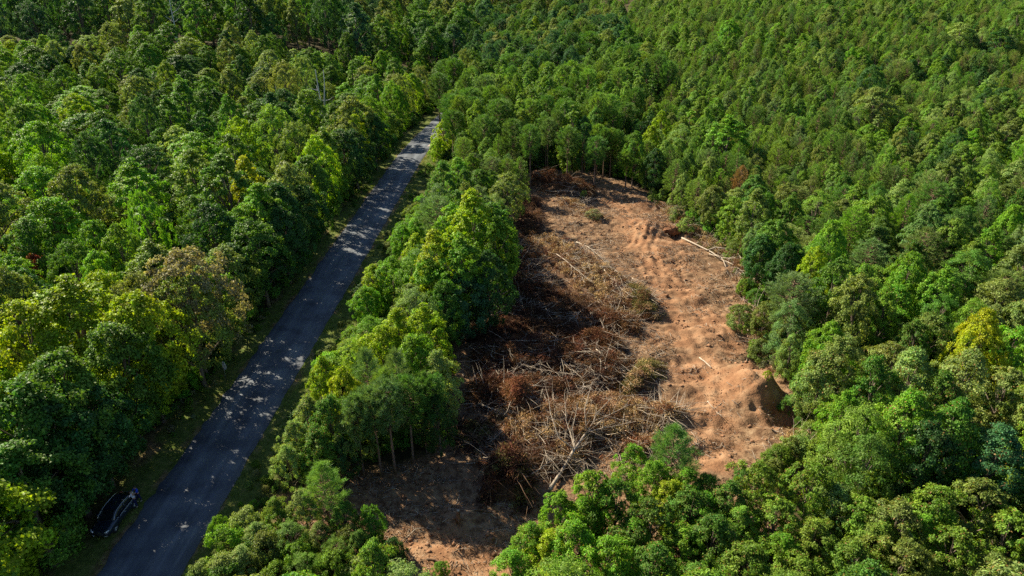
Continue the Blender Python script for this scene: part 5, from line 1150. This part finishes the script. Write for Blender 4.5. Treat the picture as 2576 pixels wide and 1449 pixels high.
    JS = [((0, ly(.92), .90), (.165, .125)), ((0, ly(1.12), 1.12), (.15, .115)), ((0, ly(1.32), 1.32), (.18, .13)), ((0, ly(1.46), 1.45), (.085, .075))]; ES = [(0, 1), (1, 2), (2, 3)]
    for s, (el, wr_) in zip((-1, 1), hands):
        JS.append(((s*.19, ly(1.42), 1.42), .07)); ES.append((2, len(JS)-1)); q = np.array([s*.19, ly(1.42), 1.42])*.2+el*.8; JS.append((tuple(q), .062)); ES.append((len(JS)-2, len(JS)-1))
    skin_mesh('shirt', JS, ES, M[shirt], r)
    JP = [((0, 0, .97), (.158, .122))]; EP = []
    for s, kn, an in feet:
        JP.append(((s*.09, 0, .86), .10)); EP.append((0, len(JP)-1)); JP.append(((s*.10, s*step+.02, .49), .074)); EP.append((len(JP)-2, len(JP)-1)); JP.append(((s*.105, s*step*1.6-.02, .12), .062)); EP.append((len(JP)-2, len(JP)-1))
    skin_mesh('trousers', JP, EP, M['navy'], r)
    for s, kn, an in feet: skin_mesh('shoe', [((s*.107, s*step*1.6-.05, .055), .052), ((s*.112, s*step*1.6+.05, .05), (.05, .045)), ((s*.118, s*step*1.6+.15, .04), (.042, .034))], [(0, 1), (1, 2)], M['shoe'], r)
pA = at(352, 1261); pB = at(344, 1274)
person((pA.x, pA.y, gz1(pA.x, pA.y)), PI*.85, 'blue_shirt', 'person in bright blue shirt standing behind the parked black car', .12, ((.9, .8), (.8, .7)))
person((pB.x, pB.y, gz1(pB.x, pB.y)), PI*.55, 'white_shirt', 'person in pale shirt and navy trousers at the car rear corner', .25, ((.7, .6), (.5, .4)))

# ------------------------------------------------------------------ camera, sun, sky
cam = bpy.data.cameras.new('camera'); cam.sensor_width = 36; cam.lens = 36*F/2576; cam.clip_start = .5; cam.clip_end = 9000
co = bpy.data.objects.new('camera', cam); COL.objects.link(co); co.location = (0, 0, H); co.rotation_euler = (PI/2-PITCH, 0, 0); sc.camera = co
SUN_EL = math.radians(36); SUN_DIR = Vector((-.79, .62, 0)).normalized()*math.cos(SUN_EL)+Vector((0, 0, math.sin(SUN_EL)))
sl = bpy.data.lights.new('sun', 'SUN'); sl.energy = 5.0; sl.angle = math.radians(.55); sl.color = (1, .90, .68)
so = bpy.data.objects.new('sun', sl); COL.objects.link(so); so.rotation_euler = SUN_DIR.to_track_quat('Z', 'Y').to_euler()
w = bpy.data.worlds.new('World'); sc.world = w; w.use_nodes = True; nt = w.node_tree; bg = nt.nodes['Background']
sk = nt.nodes.new('ShaderNodeTexSky'); sk.sky_type = 'NISHITA'; sk.sun_disc = False; sk.dust_density = .4; sk.ozone_density = 3.0; sk.sun_elevation = SUN_EL; sk.sun_rotation = math.atan2(SUN_DIR.x, SUN_DIR.y)
nt.links.new(sk.outputs[0], bg.inputs['Color']); bg.inputs['Strength'].default_value = .057
sc.view_settings.view_transform = 'Standard'; sc.view_settings.look = 'None'; sc.view_settings.exposure = 1.15; sc.view_settings.gamma = 1
sc.cycles.max_bounces = 6; sc.cycles.diffuse_bounces = 2; sc.cycles.transmission_bounces = 4; sc.cycles.use_denoising = False
print('TREES', len(TREES), 'own', len(keep), {k: sum(t['own'] for t in v) for k, v in byk.items()}, 'labels', len({t['label'] for t in keep}))
